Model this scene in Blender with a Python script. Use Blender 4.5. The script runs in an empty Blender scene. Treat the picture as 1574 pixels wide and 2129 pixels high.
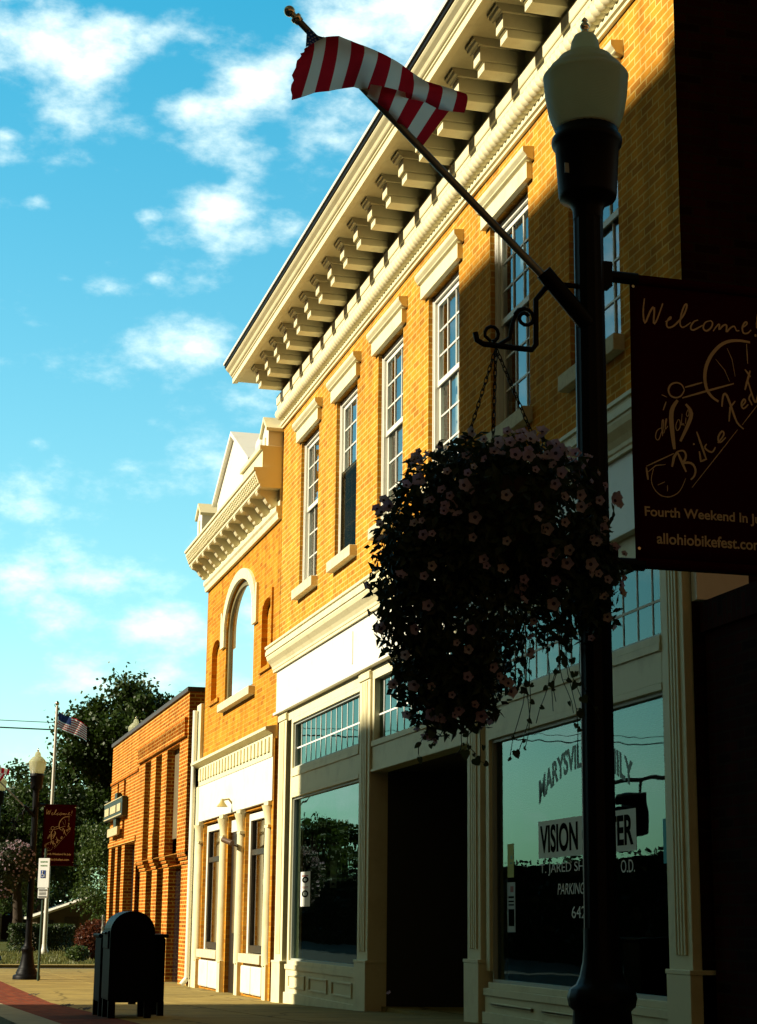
import bpy, bmesh, math, random
from mathutils import Vector, Matrix
random.seed(7)
R = math.radians
sc = bpy.context.scene
col = sc.collection

# ------------------------------------------------------------------ camera
YAW, PITCH, ROLL = R(14.98059), R(12.94405), R(0.56363)
cam_d = bpy.data.cameras.new('camera'); cam = bpy.data.objects.new('camera', cam_d); col.objects.link(cam)
fw = Vector((math.sin(YAW)*math.cos(PITCH), math.cos(YAW)*math.cos(PITCH), math.sin(PITCH)))
r0 = Vector((math.cos(YAW), -math.sin(YAW), 0)); u0 = r0.cross(fw)
rr = math.cos(ROLL)*r0 + math.sin(ROLL)*u0; uu = -math.sin(ROLL)*r0 + math.cos(ROLL)*u0
M = Matrix((rr, uu, -fw)).transposed().to_4x4(); M.translation = Vector((-5.05, 0, 1.1))
cam.matrix_world = M
cam_d.sensor_fit = 'VERTICAL'; cam_d.sensor_height = 24; cam_d.lens = 24*3700/2129
cam_d.clip_start = 0.1; cam_d.clip_end = 3000
sc.camera = cam
sc.view_settings.view_transform = 'Standard'; sc.view_settings.look = 'None'
sc.view_settings.exposure = 0.6
sc.cycles.diffuse_bounces = 1; sc.cycles.max_bounces = 8; sc.cycles.transparent_max_bounces = 16; sc.view_settings.gamma = 1.0

# ------------------------------------------------------------------ sky and sun
SUN_EL, SUN_AZ = R(31), R(-2.5)          # low sun over the street, almost square to the facades
sd = bpy.data.lights.new('sun', 'SUN'); sd.energy = 5.0; sd.angle = R(0.5); sd.color = (1.0, 0.90, 0.70)
sun = bpy.data.objects.new('sun', sd); col.objects.link(sun)
ld = Vector((math.cos(SUN_EL)*math.cos(SUN_AZ), math.cos(SUN_EL)*math.sin(SUN_AZ), -math.sin(SUN_EL)))
sun.rotation_euler = ld.to_track_quat('-Z', 'Y').to_euler(); sun.location = (-30, -6, 30)

w = bpy.data.worlds.new('World'); sc.world = w; w.use_nodes = True
nt = w.node_tree; N = nt.nodes; L = nt.links; N.clear()
out = N.new('ShaderNodeOutputWorld'); bg = N.new('ShaderNodeBackground'); L.new(bg.outputs[0], out.inputs[0])
sky = N.new('ShaderNodeTexSky'); sky.sky_type = 'NISHITA'; sky.sun_disc = False
sky.sun_elevation = SUN_EL; sky.sun_rotation = R(272.5); sky.air_density = 1.0; sky.dust_density = 0.6; sky.ozone_density = 1.5
bg.inputs[1].default_value = 0.115
def wmath(op, a, b=None, c=None, clamp=False):
    n = N.new('ShaderNodeMath'); n.operation = op; n.use_clamp = clamp
    for i, v in enumerate((a, b, c)):
        if v is None: continue
        if isinstance(v, (int, float)): n.inputs[i].default_value = v
        else: L.new(v, n.inputs[i])
    return n.outputs[0]
def wvec(op, a, b):
    n = N.new('ShaderNodeVectorMath'); n.operation = op
    for i, v in enumerate((a, b)):
        if isinstance(v, tuple): n.inputs[i].default_value = v
        else: L.new(v, n.inputs[i])
    return n
tc = N.new('ShaderNodeTexCoord'); D = tc.outputs['Generated']
sepd = N.new('ShaderNodeSeparateXYZ'); L.new(D, sepd.inputs[0])
# teal shift of the clear sky, paler towards the horizon
tint = N.new('ShaderNodeValToRGB'); L.new(sepd.outputs[2], tint.inputs[0])
tint.color_ramp.elements[0].position = 0.08; tint.color_ramp.elements[0].color = (1.15, 1.50, 1.16, 1)
e_ = tint.color_ramp.elements.new(0.0); e_.color = (.62, 1.15, .95, 1)
tint.color_ramp.elements[2].position = 0.5; tint.color_ramp.elements[2].color = (0.24, 1.50, 1.42, 1)
mul = N.new('ShaderNodeMix'); mul.data_type = 'RGBA'; mul.blend_type = 'MULTIPLY'; mul.inputs[0].default_value = 1
L.new(sky.outputs[0], mul.inputs[6]); L.new(tint.outputs[0], mul.inputs[7])
# clouds: soft puffs in chosen parts of the sky, broken up by noise
zc = wmath('MAXIMUM', sepd.outputs[2], 0.06)
nz1 = N.new('ShaderNodeTexNoise'); nz1.inputs['Scale'].default_value = 17; nz1.inputs['Detail'].default_value = 9; nz1.inputs['Roughness'].default_value = 0.6
sq = wvec('MULTIPLY', D, (1.0, 1.0, 1.8)); L.new(sq.outputs[0], nz1.inputs['Vector'])
nz2 = N.new('ShaderNodeTexNoise'); nz2.inputs['Scale'].default_value = 6; nz2.inputs['Detail'].default_value = 6
L.new(sq.outputs[0], nz2.inputs['Vector'])
PUFFS = [((.055,.888,.456),.058,1.0),((.030,.876,.48),.05,.8),((.228,.849,.476),.070,1.05),((.166,.879,.447),.042,.95),((.209,.879,.428),.04,.75),
 ((.129,.893,.432),.026,.85),((.145,.914,.378),.038,.95),((.165,.912,.370),.026,.8),((.114,.919,.376),.016,.85),((.195,.907,.373),.030,.75),((.096,.936,.338),.032,.8),((.07,.938,.342),.016,.7),
 ((.143,.94,.311),.038,.95),((.172,.943,.284),.034,.85),((.054,.924,.379),.014,.7),((.034,.912,.41),.014,.8),((.06,.973,.22),.026,.7),
 ((.055,.981,.185),.028,.7),((.073,.984,.16),.034,.75),((.136,.978,.157),.036,.8),((.142,.98,.136),.03,.8),((.03,.985,.163),.03,.7),((.12,.93,.345),.016,.7),
 ((.062,.965,.255),.014,.75),((.125,.955,.27),.012,.6),((.10,.92,.36),.014,.7)]
acc = None
for c, rad, st in PUFFS:
    dv = wvec('SUBTRACT', D, c); dm = wvec('MULTIPLY', dv.outputs[0], (1.0, 1.0, 1.75))
    ln = N.new('ShaderNodeVectorMath'); ln.operation = 'LENGTH'; L.new(dm.outputs[0], ln.inputs[0])
    g = wmath('MULTIPLY_ADD', ln.outputs[1], -st/(rad*1.7), st*1.05, clamp=True)
    acc = g if acc is None else wmath('MAXIMUM', acc, g)
# a thinner general scatter of clouds for the rest of the sky
inv = wvec('SCALE', D, (0, 0, 0)); L.new(wmath('DIVIDE', 1.0, zc), inv.inputs['Scale'])
nz3 = N.new('ShaderNodeTexNoise'); nz3.inputs['Scale'].default_value = 1.1; nz3.inputs['Detail'].default_value = 7; L.new(inv.outputs[0], nz3.inputs['Vector'])
gen = wmath('MULTIPLY_ADD', nz3.outputs[0], 4.0, -2.1, clamp=True)
west = wmath('MULTIPLY_ADD', sepd.outputs[0], -4.0, -0.1, clamp=True)
gen = wmath('MULTIPLY', gen, west)
fb = wmath('MULTIPLY_ADD', nz1.outputs[0], 1.9, wmath('MULTIPLY_ADD', nz2.outputs[0], .9, -1.75))
den = wmath('ADD', wmath('MAXIMUM', acc, 0.43), fb)
mr = N.new('ShaderNodeMapRange'); mr.interpolation_type = 'SMOOTHSTEP'; mr.inputs[1].default_value = .05; mr.inputs[2].default_value = .85; L.new(den, mr.inputs[0])
cm = wmath('MULTIPLY', mr.outputs[0], 0.93)
# unseen sky west and behind the viewer darkened and warmed, dims the shaded walls
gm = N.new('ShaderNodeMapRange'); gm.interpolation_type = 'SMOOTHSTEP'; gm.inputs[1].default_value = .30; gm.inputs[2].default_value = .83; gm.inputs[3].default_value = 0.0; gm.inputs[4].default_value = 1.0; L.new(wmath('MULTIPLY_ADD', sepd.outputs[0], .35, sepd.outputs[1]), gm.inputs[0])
cl = N.new('ShaderNodeMix'); cl.data_type = 'RGBA'; L.new(cm, cl.inputs[0]); L.new(mul.outputs[2], cl.inputs[6]); cl.inputs[7].default_value = (8.4, 9.2, 8.3, 1)
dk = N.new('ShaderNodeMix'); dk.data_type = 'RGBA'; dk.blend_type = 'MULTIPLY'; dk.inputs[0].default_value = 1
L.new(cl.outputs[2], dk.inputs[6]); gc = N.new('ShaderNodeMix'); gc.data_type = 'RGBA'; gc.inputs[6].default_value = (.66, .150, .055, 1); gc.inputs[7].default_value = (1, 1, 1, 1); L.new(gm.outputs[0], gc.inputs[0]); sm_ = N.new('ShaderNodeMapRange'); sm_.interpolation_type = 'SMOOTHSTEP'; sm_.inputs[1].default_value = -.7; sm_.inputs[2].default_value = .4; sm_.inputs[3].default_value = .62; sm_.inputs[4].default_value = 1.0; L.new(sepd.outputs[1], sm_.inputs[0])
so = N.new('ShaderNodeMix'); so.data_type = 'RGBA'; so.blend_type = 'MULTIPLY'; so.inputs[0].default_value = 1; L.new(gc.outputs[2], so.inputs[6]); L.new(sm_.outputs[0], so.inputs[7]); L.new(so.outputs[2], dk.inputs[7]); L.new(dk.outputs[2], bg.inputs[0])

# ------------------------------------------------------------------ materials
def mat(name, base=(.5,.5,.5), rough=.6, spec=.4, metal=0.0, noise=None, bump=None, coat=0):
    m = bpy.data.materials.new(name); m.use_nodes = True
    n = m.node_tree.nodes; l = m.node_tree.links; b = n['Principled BSDF']
    b.inputs['Base Color'].default_value = (*base, 1); b.inputs['Roughness'].default_value = rough
    b.inputs['Specular IOR Level'].default_value = spec; b.inputs['Metallic'].default_value = metal
    g = n.new('ShaderNodeNewGeometry')
    if noise:
        col2, scale, lo, hi = noise
        t = n.new('ShaderNodeTexNoise'); t.inputs['Scale'].default_value = scale; t.inputs['Detail'].default_value = 6; t.inputs['Roughness'].default_value = .65
        l.new(g.outputs['Position'], t.inputs['Vector'])
        r = n.new('ShaderNodeMapRange'); r.inputs[1].default_value = lo; r.inputs[2].default_value = hi; l.new(t.outputs[0], r.inputs[0])
        x = n.new('ShaderNodeMix'); x.data_type = 'RGBA'; x.inputs[6].default_value = (*base, 1); x.inputs[7].default_value = (*col2, 1)
        l.new(r.outputs[0], x.inputs[0]); l.new(x.outputs[2], b.inputs['Base Color'])
    if bump:
        scale, st, dist = bump
        t2 = n.new('ShaderNodeTexNoise'); t2.inputs['Scale'].default_value = scale; t2.inputs['Detail'].default_value = 5
        l.new(g.outputs['Position'], t2.inputs['Vector'])
        bp = n.new('ShaderNodeBump'); bp.inputs['Strength'].default_value = st; bp.inputs['Distance'].default_value = dist
        l.new(t2.outputs[0], bp.inputs['Height']); l.new(bp.outputs[0], b.inputs['Normal'])
    return m

def brick_mat(name, c1, c2, c3, mortar, bw=.2032, bh=.0677, ms=.0085, vertical=False, flat=False):
    m = bpy.data.materials.new(name); m.use_nodes = True
    n = m.node_tree.nodes; l = m.node_tree.links; b = n['Principled BSDF']
    b.inputs['Roughness'].default_value = .95; b.inputs['Specular IOR Level'].default_value = .03
    g = n.new('ShaderNodeNewGeometry'); sp = n.new('ShaderNodeSeparateXYZ'); l.new(g.outputs['Position'], sp.inputs[0])
    sn = n.new('ShaderNodeSeparateXYZ'); l.new(g.outputs['True Normal'], sn.inputs[0])
    def mth(op, a, bb=None):
        k = n.new('ShaderNodeMath'); k.operation = op
        for i, v in enumerate((a, bb)):
            if v is None: continue
            if isinstance(v, (int, float)): k.inputs[i].default_value = v
            else: l.new(v, k.inputs[i])
        return k.outputs[0]
    ny = mth('GREATER_THAN', mth('ABSOLUTE', sn.outputs[1]), .5); nx = mth('GREATER_THAN', mth('ABSOLUTE', sn.outputs[0]), .5)
    nzz = mth('GREATER_THAN', mth('ABSOLUTE', sn.outputs[2]), .5)
    uco = mth('ADD', mth('MULTIPLY', sp.outputs[0], ny), mth('MULTIPLY', sp.outputs[1], mth('SUBTRACT', 1.0, ny)))
    vco = mth('ADD', mth('MULTIPLY', sp.outputs[2], mth('SUBTRACT', 1.0, nzz)), mth('MULTIPLY', sp.outputs[0], nzz))
    cx = n.new('ShaderNodeCombineXYZ'); l.new(vco if vertical else uco, cx.inputs[0]); l.new(uco if vertical else vco, cx.inputs[1])
    t = n.new('ShaderNodeTexBrick'); t.inputs['Scale'].default_value = 1; t.inputs['Brick Width'].default_value = bw; t.inputs['Row Height'].default_value = bh
    t.inputs['Mortar Size'].default_value = ms; t.inputs['Mortar Smooth'].default_value = .25; t.inputs['Bias'].default_value = -.15
    t.inputs['Color1'].default_value = (*c1, 1); t.inputs['Color2'].default_value = (*c2, 1); t.inputs['Mortar'].default_value = (*mortar, 1)
    l.new(cx.outputs[0], t.inputs['Vector'])
    # a second brick lattice of the same size picks out the odd darker bricks
    t2 = n.new('ShaderNodeTexBrick'); t2.inputs['Scale'].default_value = 1; t2.inputs['Brick Width'].default_value = bw; t2.inputs['Row Height'].default_value = bh
    t2.inputs['Mortar Size'].default_value = 0; t2.inputs['Color1'].default_value = (0,0,0,1); t2.inputs['Color2'].default_value = (1,1,1,1); t2.inputs['Mortar'].default_value = (0,0,0,1)
    mp = n.new('ShaderNodeVectorMath'); mp.operation = 'ADD'; l.new(cx.outputs[0], mp.inputs[0]); mp.inputs[1].default_value = (bw*40, bh*52, 0); l.new(mp.outputs[0], t2.inputs['Vector'])
    rg = n.new('ShaderNodeMapRange'); rg.inputs[1].default_value = .6; rg.inputs[2].default_value = .95; l.new(t2.outputs[0], rg.inputs[0])
    inv = mth('SUBTRACT', 1.0, t.outputs['Fac']); f3 = mth('MULTIPLY', rg.outputs[0], inv)
    x = n.new('ShaderNodeMix'); x.data_type = 'RGBA'; l.new(f3, x.inputs[0]); l.new(t.outputs[0], x.inputs[6]); x.inputs[7].default_value = (*c3, 1)
    nz = n.new('ShaderNodeTexNoise'); nz.inputs['Scale'].default_value = 1.7; nz.inputs['Detail'].default_value = 7; nz.inputs['Roughness'].default_value = .7; l.new(g.outputs['Position'], nz.inputs['Vector'])
    r2 = n.new('ShaderNodeMapRange'); r2.inputs[1].default_value = .3; r2.inputs[2].default_value = .75; r2.inputs[3].default_value = .72; r2.inputs[4].default_value = 1.12; l.new(nz.outputs[0], r2.inputs[0])
    y = n.new('ShaderNodeMix'); y.data_type = 'RGBA'; y.blend_type = 'MULTIPLY'; y.inputs[0].default_value = 1; l.new(x.outputs[2], y.inputs[6]); l.new(r2.outputs[0], y.inputs[7])
    sv = n.new('ShaderNodeVectorMath'); sv.operation = 'MULTIPLY'; sv.inputs[1].default_value = (5, 5, .45); l.new(g.outputs['Position'], sv.inputs[0])
    ns = n.new('ShaderNodeTexNoise'); ns.inputs['Scale'].default_value = 1; ns.inputs['Detail'].default_value = 6; l.new(sv.outputs[0], ns.inputs['Vector'])
    r3 = n.new('ShaderNodeMapRange'); r3.inputs[1].default_value = .28; r3.inputs[2].default_value = .6; r3.inputs[3].default_value = .70; r3.inputs[4].default_value = 1.05; l.new(ns.outputs[0], r3.inputs[0])
    y2 = n.new('ShaderNodeMix'); y2.data_type = 'RGBA'; y2.blend_type = 'MULTIPLY'; y2.inputs[0].default_value = 1; l.new(y.outputs[2], y2.inputs[6]); l.new(r3.outputs[0], y2.inputs[7])
    l.new(y2.outputs[2], b.inputs['Base Color'])
    bp = n.new('ShaderNodeBump'); bp.inputs['Strength'].default_value = .6; bp.inputs['Distance'].default_value = .006
    nb = n.new('ShaderNodeTexNoise'); nb.inputs['Scale'].default_value = 60; l.new(g.outputs['Position'], nb.inputs['Vector'])
    hh = mth('ADD', inv, mth('MULTIPLY', nb.outputs[0], .5)); l.new(hh, bp.inputs['Height']); l.new(bp.outputs[0], b.inputs['Normal'])
    return m

def leaf_mat(name, a, b2, scale=3.0, trans=.35, rough=.5):
    m = bpy.data.materials.new(name); m.use_nodes = True
    n = m.node_tree.nodes; l = m.node_tree.links; n.clear()
    o = n.new('ShaderNodeOutputMaterial'); d = n.new('ShaderNodeBsdfPrincipled'); d.inputs['Roughness'].default_value = rough; d.inputs['Specular IOR Level'].default_value = .35
    t = n.new('ShaderNodeBsdfTranslucent'); mx = n.new('ShaderNodeMixShader'); mx.inputs[0].default_value = trans
    g = n.new('ShaderNodeNewGeometry'); nz = n.new('ShaderNodeTexWhiteNoise'); nz.noise_dimensions = '1D'
    l.new(g.outputs['Random Per Island'], nz.inputs['W'])
    x = n.new('ShaderNodeMix'); x.data_type = 'RGBA'; x.inputs[6].default_value = (*a, 1); x.inputs[7].default_value = (*b2, 1)
    l.new(nz.outputs[0], x.inputs[0]); l.new(x.outputs[2], d.inputs['Base Color']); l.new(x.outputs[2], t.inputs['Color'])
    l.new(d.outputs[0], mx.inputs[1]); l.new(t.outputs[0], mx.inputs[2]); l.new(mx.outputs[0], o.inputs[0])
    return m

def cloth_mat(name, c, trans=.4, c2=None, rough=.9):
    m = bpy.data.materials.new(name); m.use_nodes = True
    n = m.node_tree.nodes; l = m.node_tree.links; n.clear()
    o = n.new('ShaderNodeOutputMaterial'); d = n.new('ShaderNodeBsdfDiffuse'); t = n.new('ShaderNodeBsdfTranslucent'); mx = n.new('ShaderNodeMixShader'); mx.inputs[0].default_value = trans
    g = n.new('ShaderNodeNewGeometry'); nz = n.new('ShaderNodeTexNoise'); nz.inputs['Scale'].default_value = 14; nz.inputs['Detail'].default_value = 5; l.new(g.outputs['Position'], nz.inputs['Vector'])
    x = n.new('ShaderNodeMix'); x.data_type = 'RGBA'; x.inputs[6].default_value = (*c, 1); x.inputs[7].default_value = (*(c2 or tuple(v*.7 for v in c)), 1)
    l.new(nz.outputs[0], x.inputs[0]); l.new(x.outputs[2], d.inputs[0]); l.new(x.outputs[2], t.inputs[0])
    l.new(d.outputs[0], mx.inputs[1]); l.new(t.outputs[0], mx.inputs[2]); l.new(mx.outputs[0], o.inputs[0])
    return m

def glass_mat(name, tint=(.75,.85,.8), wav=.0, ior=1.5, refl=(1,1,1)):
    m = bpy.data.materials.new(name); m.use_nodes = True
    n = m.node_tree.nodes; l = m.node_tree.links; n.clear()
    o = n.new('ShaderNodeOutputMaterial'); t = n.new('ShaderNodeBsdfTransparent'); t.inputs[0].default_value = (*tint, 1)
    gl = n.new('ShaderNodeBsdfGlossy'); gl.inputs['Roughness'].default_value = 0.004; gl.inputs[0].default_value = (*refl, 1)
    fr = n.new('ShaderNodeFresnel'); fr.inputs[0].default_value = ior
    k = n.new('ShaderNodeMath'); k.operation = 'MULTIPLY'; k.inputs[1].default_value = 1.25; k.use_clamp = True   # two faces of the pane
    mx = n.new('ShaderNodeMixShader'); l.new(fr.outputs[0], k.inputs[0]); l.new(k.outputs[0], mx.inputs[0]); l.new(t.outputs[0], mx.inputs[1]); l.new(gl.outputs[0], mx.inputs[2]); l.new(mx.outputs[0], o.inputs[0])
    if wav:
        g = n.new('ShaderNodeNewGeometry'); nz = n.new('ShaderNodeTexNoise'); nz.inputs['Scale'].default_value = 2.2; nz.inputs['Detail'].default_value = 1; l.new(g.outputs['Position'], nz.inputs['Vector'])
        bp = n.new('ShaderNodeBump'); bp.inputs['Strength'].default_value = wav; bp.inputs['Distance'].default_value = .02
        l.new(nz.outputs[0], bp.inputs['Height']); l.new(bp.outputs[0], gl.inputs['Normal']); l.new(bp.outputs[0], fr.inputs['Normal'])
    return m

CREAM = mat('cream_paint', (.85,.77,.47), .55, .2, noise=((.66,.57,.31), 3.5, .5, .85), bump=(40,.12,.004))
WHITEP = mat('white_paint', (.84,.82,.70), .5, .4, noise=((.70,.66,.52), 2.5, .5, .9))
STONE = mat('sill_stone', (.72,.66,.44), .8, .2, noise=((.55,.48,.30), 12, .4, .75), bump=(60,.25,.005))
B_MAIN = brick_mat('yellow_orange_brick', (.76,.335,.038), (.69,.275,.030), (.54,.225,.032), (.84,.55,.155))
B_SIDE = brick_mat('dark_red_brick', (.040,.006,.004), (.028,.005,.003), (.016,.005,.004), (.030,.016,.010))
B_TWO = brick_mat('weathered_orange_brick', (.72,.31,.032), (.62,.245,.024), (.48,.18,.022), (.70,.42,.09), ms=.006)
B_THREE = brick_mat('deep_orange_brick', (.54,.140,.009), (.42,.095,.008), (.30,.065,.008), (.76,.47,.12), ms=.0125)
B_OPP = brick_mat('brown_brick', (.22,.10,.05), (.17,.08,.045), (.12,.06,.04), (.3,.24,.17))
ROOF = mat('roof_felt', (.05,.05,.05), .9)
DARK = mat('dark_interior', (.02,.02,.02), .9)
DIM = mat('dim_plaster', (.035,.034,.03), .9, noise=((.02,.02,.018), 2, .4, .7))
GLASS = glass_mat('window_glass', (.80,.88,.86), .012, ior=1.62)
SHOPGLASS = glass_mat('shop_glass', (.74,.82,.78), .05, ior=1.55, refl=(.50,.74,.72))
BROWNGLASS = glass_mat('bronze_glass', (.30,.22,.12), .02, ior=1.5)
BLIND = mat('blind_slats', (.88,.89,.82), .8, .1)
CURTAIN = cloth_mat('curtain', (.62,.66,.60), .3)
BLACK = mat('black_iron', (.0025,.0025,.003), .5, .14, bump=(30,.1,.003))
NAVY = mat('navy_paint', (.0025,.003,.007), .5, .08)
BINM = mat('dark_bin_paint', (.003,.004,.005), .6, .06)
BRONZE = mat('dark_bronze', (.035,.026,.015), .4, .5)
ALU = mat('pole_aluminium', (.30,.30,.26), .45, .5, .6, noise=((.20,.20,.17), 9, .4, .7))
CHROME = mat('polished_brass', (.85,.74,.5), .18, .5, 1.0)
GREENSIGN = mat('green_black_board', (.02,.03,.02), .5)
PLAQUE = mat('cream_plaque', (.62,.54,.30), .6, noise=((.4,.32,.15), 18, .4, .7))
TAN = mat('tan_panel', (.17,.13,.06), .7, noise=((.12,.09,.045), 3, .4, .7))
DOORM = mat('dark_door', (.018,.012,.008), .4)
CONC = mat('concrete', (.36,.265,.08), .9, .1, noise=((.21,.155,.05), 1.4, .35, .7), bump=(45,.3,.006))
def conc_detail(m):
    n = m.node_tree.nodes; l = m.node_tree.links; b = n['Principled BSDF']; src = b.inputs['Base Color'].links[0].from_socket
    g_ = n.new('ShaderNodeNewGeometry'); v = n.new('ShaderNodeTexVoronoi'); v.inputs['Scale'].default_value = 2.6; l.new(g_.outputs['Position'], v.inputs['Vector'])
    r = n.new('ShaderNodeMapRange'); r.inputs[1].default_value = .05; r.inputs[2].default_value = .11; r.inputs[3].default_value = .45; r.inputs[4].default_value = 1; l.new(v.outputs['Distance'], r.inputs[0])
    w_ = n.new('ShaderNodeTexVoronoi'); w_.feature = 'DISTANCE_TO_EDGE'; w_.inputs['Scale'].default_value = .55; q_ = n.new('ShaderNodeTexNoise'); q_.inputs['Scale'].default_value = 2.5; q_.inputs['Detail'].default_value = 5; l.new(g_.outputs['Position'], q_.inputs['Vector'])
    ad = n.new('ShaderNodeMix'); ad.data_type = 'RGBA'; ad.inputs[0].default_value = .25; l.new(g_.outputs['Position'], ad.inputs[6]); l.new(q_.outputs['Color'], ad.inputs[7]); l.new(ad.outputs[2], w_.inputs['Vector'])
    r2 = n.new('ShaderNodeMapRange'); r2.inputs[1].default_value = .004; r2.inputs[2].default_value = .012; r2.inputs[3].default_value = .5; r2.inputs[4].default_value = 1; l.new(w_.outputs['Distance'], r2.inputs[0])
    k = n.new('ShaderNodeMath'); k.operation = 'MULTIPLY'; l.new(r.outputs[0], k.inputs[0]); l.new(r2.outputs[0], k.inputs[1])
    x = n.new('ShaderNodeMix'); x.data_type = 'RGBA'; x.blend_type = 'MULTIPLY'; x.inputs[0].default_value = 1; l.new(src, x.inputs[6]); l.new(k.outputs[0], x.inputs[7]); l.new(x.outputs[2], b.inputs['Base Color'])
conc_detail(CONC)
KERB = mat('kerb_concrete', (.36,.31,.17), .9, .2, noise=((.24,.2,.11), 4, .35, .75), bump=(45,.3,.006))
ASPH = mat('asphalt', (.05,.05,.047), .95, .2, noise=((.075,.073,.066), 30, .4, .7), bump=(90,.4,.006))
PAVER = brick_mat('red_pavers', (.26,.065,.03), (.20,.05,.025), (.16,.045,.03), (.16,.08,.045), bw=.2, bh=.1, ms=.006)
GRASSG = mat('lawn_soil', (.09,.095,.025), .95, .1, noise=((.05,.065,.015), 1.3, .3, .7), bump=(30,.5,.02))
BARK = mat('bark', (.06,.045,.03), .9, .2, noise=((.03,.022,.015), 9, .4, .7), bump=(25,.6,.02))
WPOLE = mat('white_pole', (.78,.76,.66), .4, .4)
SIGNW = mat('sign_white', (.82,.84,.80), .5)
SIGNB = mat('sign_blue', (.02,.06,.25), .5)
SIGNG = mat('sign_green', (.10,.30,.08), .5)
INK = mat('ink_black', (.006,.008,.006), .9, 0.0)
LETW = mat('letter_white', (.92,.92,.86), .9, 0.0)
SILVER = mat('letter_silver', (.40,.56,.54), .9, 0.0)
RUST = mat('red_brown', (.3,.06,.03), .7)
YEL = mat('yellow_paper', (.50,.52,.10), .8)
CYAN = mat('blue_paper', (.10,.50,.55), .8)
PAPER = mat('white_paper', (.72,.72,.66), .8)
PAPERG = mat('grey_paper', (.42,.46,.42), .8)
MAROON = cloth_mat('maroon_banner', (.062,.003,.006), .35, (.048,.002,.005))
BTXT = cloth_mat('banner_print', (.92,.70,.44), .2, (.80,.60,.36))
FRED = cloth_mat('flag_red', (.55,.016,.028), .62, (.42,.012,.02))
FWHT = cloth_mat('flag_white', (.86,.84,.74), .62, (.76,.74,.64))
FBLU = cloth_mat('flag_blue', (.035,.06,.17), .4, (.025,.045,.13))
LEAFB = leaf_mat('petunia_leaf', (.018,.032,.010), (.035,.055,.014), trans=.25)
LEAFT = leaf_mat('maple_leaf', (.020,.044,.006), (.042,.080,.010), trans=.3)
LEAFW = leaf_mat('weeping_leaf', (.035,.066,.012), (.085,.13,.022), trans=.3)
LEAFR = leaf_mat('red_leaf', (.14,.03,.012), (.09,.035,.012), trans=.3)
LEAFH = leaf_mat('hedge_leaf', (.025,.045,.010), (.05,.08,.015), trans=.25)
BLADE = leaf_mat('grass_blade', (.14,.15,.035), (.20,.19,.05), trans=.3)
PETP = leaf_mat('pale_petal', (.44,.30,.42), (.52,.42,.40), trans=.3)
PETM = leaf_mat('mauve_petal', (.40,.16,.34), (.34,.12,.26), trans=.3)
THROAT = mat('petunia_throat', (.05,.02,.05), .7)
LINER = mat('coir_liner', (.05,.035,.02), .95)
CANOPY = mat('canopy_steel', (.20,.20,.19), .6)
HOUSE = mat('house_siding', (.10,.08,.05), .8)
def emis(name, c, s):
    m = bpy.data.materials.new(name); m.use_nodes = True; n = m.node_tree.nodes; b = n['Principled BSDF']
    b.inputs['Emission Color'].default_value = (*c, 1); b.inputs['Emission Strength'].default_value = s; return m
GLOW = emis('canopy_lamp_glow', (1,.97,.8), 3.0)
def globe_mat():
    m = bpy.data.materials.new('prismatic_globe'); m.use_nodes = True
    n = m.node_tree.nodes; l = m.node_tree.links; n.clear()
    o = n.new('ShaderNodeOutputMaterial'); d = n.new('ShaderNodeBsdfPrincipled'); d.inputs['Roughness'].default_value = .25; d.inputs['Specular IOR Level'].default_value = .5
    t = n.new('ShaderNodeBsdfTranslucent'); mx = n.new('ShaderNodeMixShader'); mx.inputs[0].default_value = .68
    g = n.new('ShaderNodeNewGeometry'); nz = n.new('ShaderNodeTexNoise'); nz.inputs['Scale'].default_value = 9; nz.inputs['Detail'].default_value = 6; l.new(g.outputs['Position'], nz.inputs['Vector'])
    x = n.new('ShaderNodeMix'); x.data_type = 'RGBA'; x.inputs[6].default_value = (.74,.76,.52,1); x.inputs[7].default_value = (.90,.90,.70,1)
    l.new(nz.outputs[0], x.inputs[0]); l.new(x.outputs[2], d.inputs['Base Color']); l.new(x.outputs[2], t.inputs[0])
    wv = n.new('ShaderNodeTexWave'); wv.bands_direction = 'Z'; wv.inputs['Scale'].default_value = 55; l.new(g.outputs['Position'], wv.inputs['Vector'])
    bp = n.new('ShaderNodeBump'); bp.inputs['Strength'].default_value = .7; bp.inputs['Distance'].default_value = .004; l.new(wv.outputs[0], bp.inputs['Height']); l.new(bp.outputs[0], d.inputs['Normal'])
    l.new(d.outputs[0], mx.inputs[1]); l.new(t.outputs[0], mx.inputs[2]); l.new(mx.outputs[0], o.inputs[0])
    return m
GLOBE = globe_mat()

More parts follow.
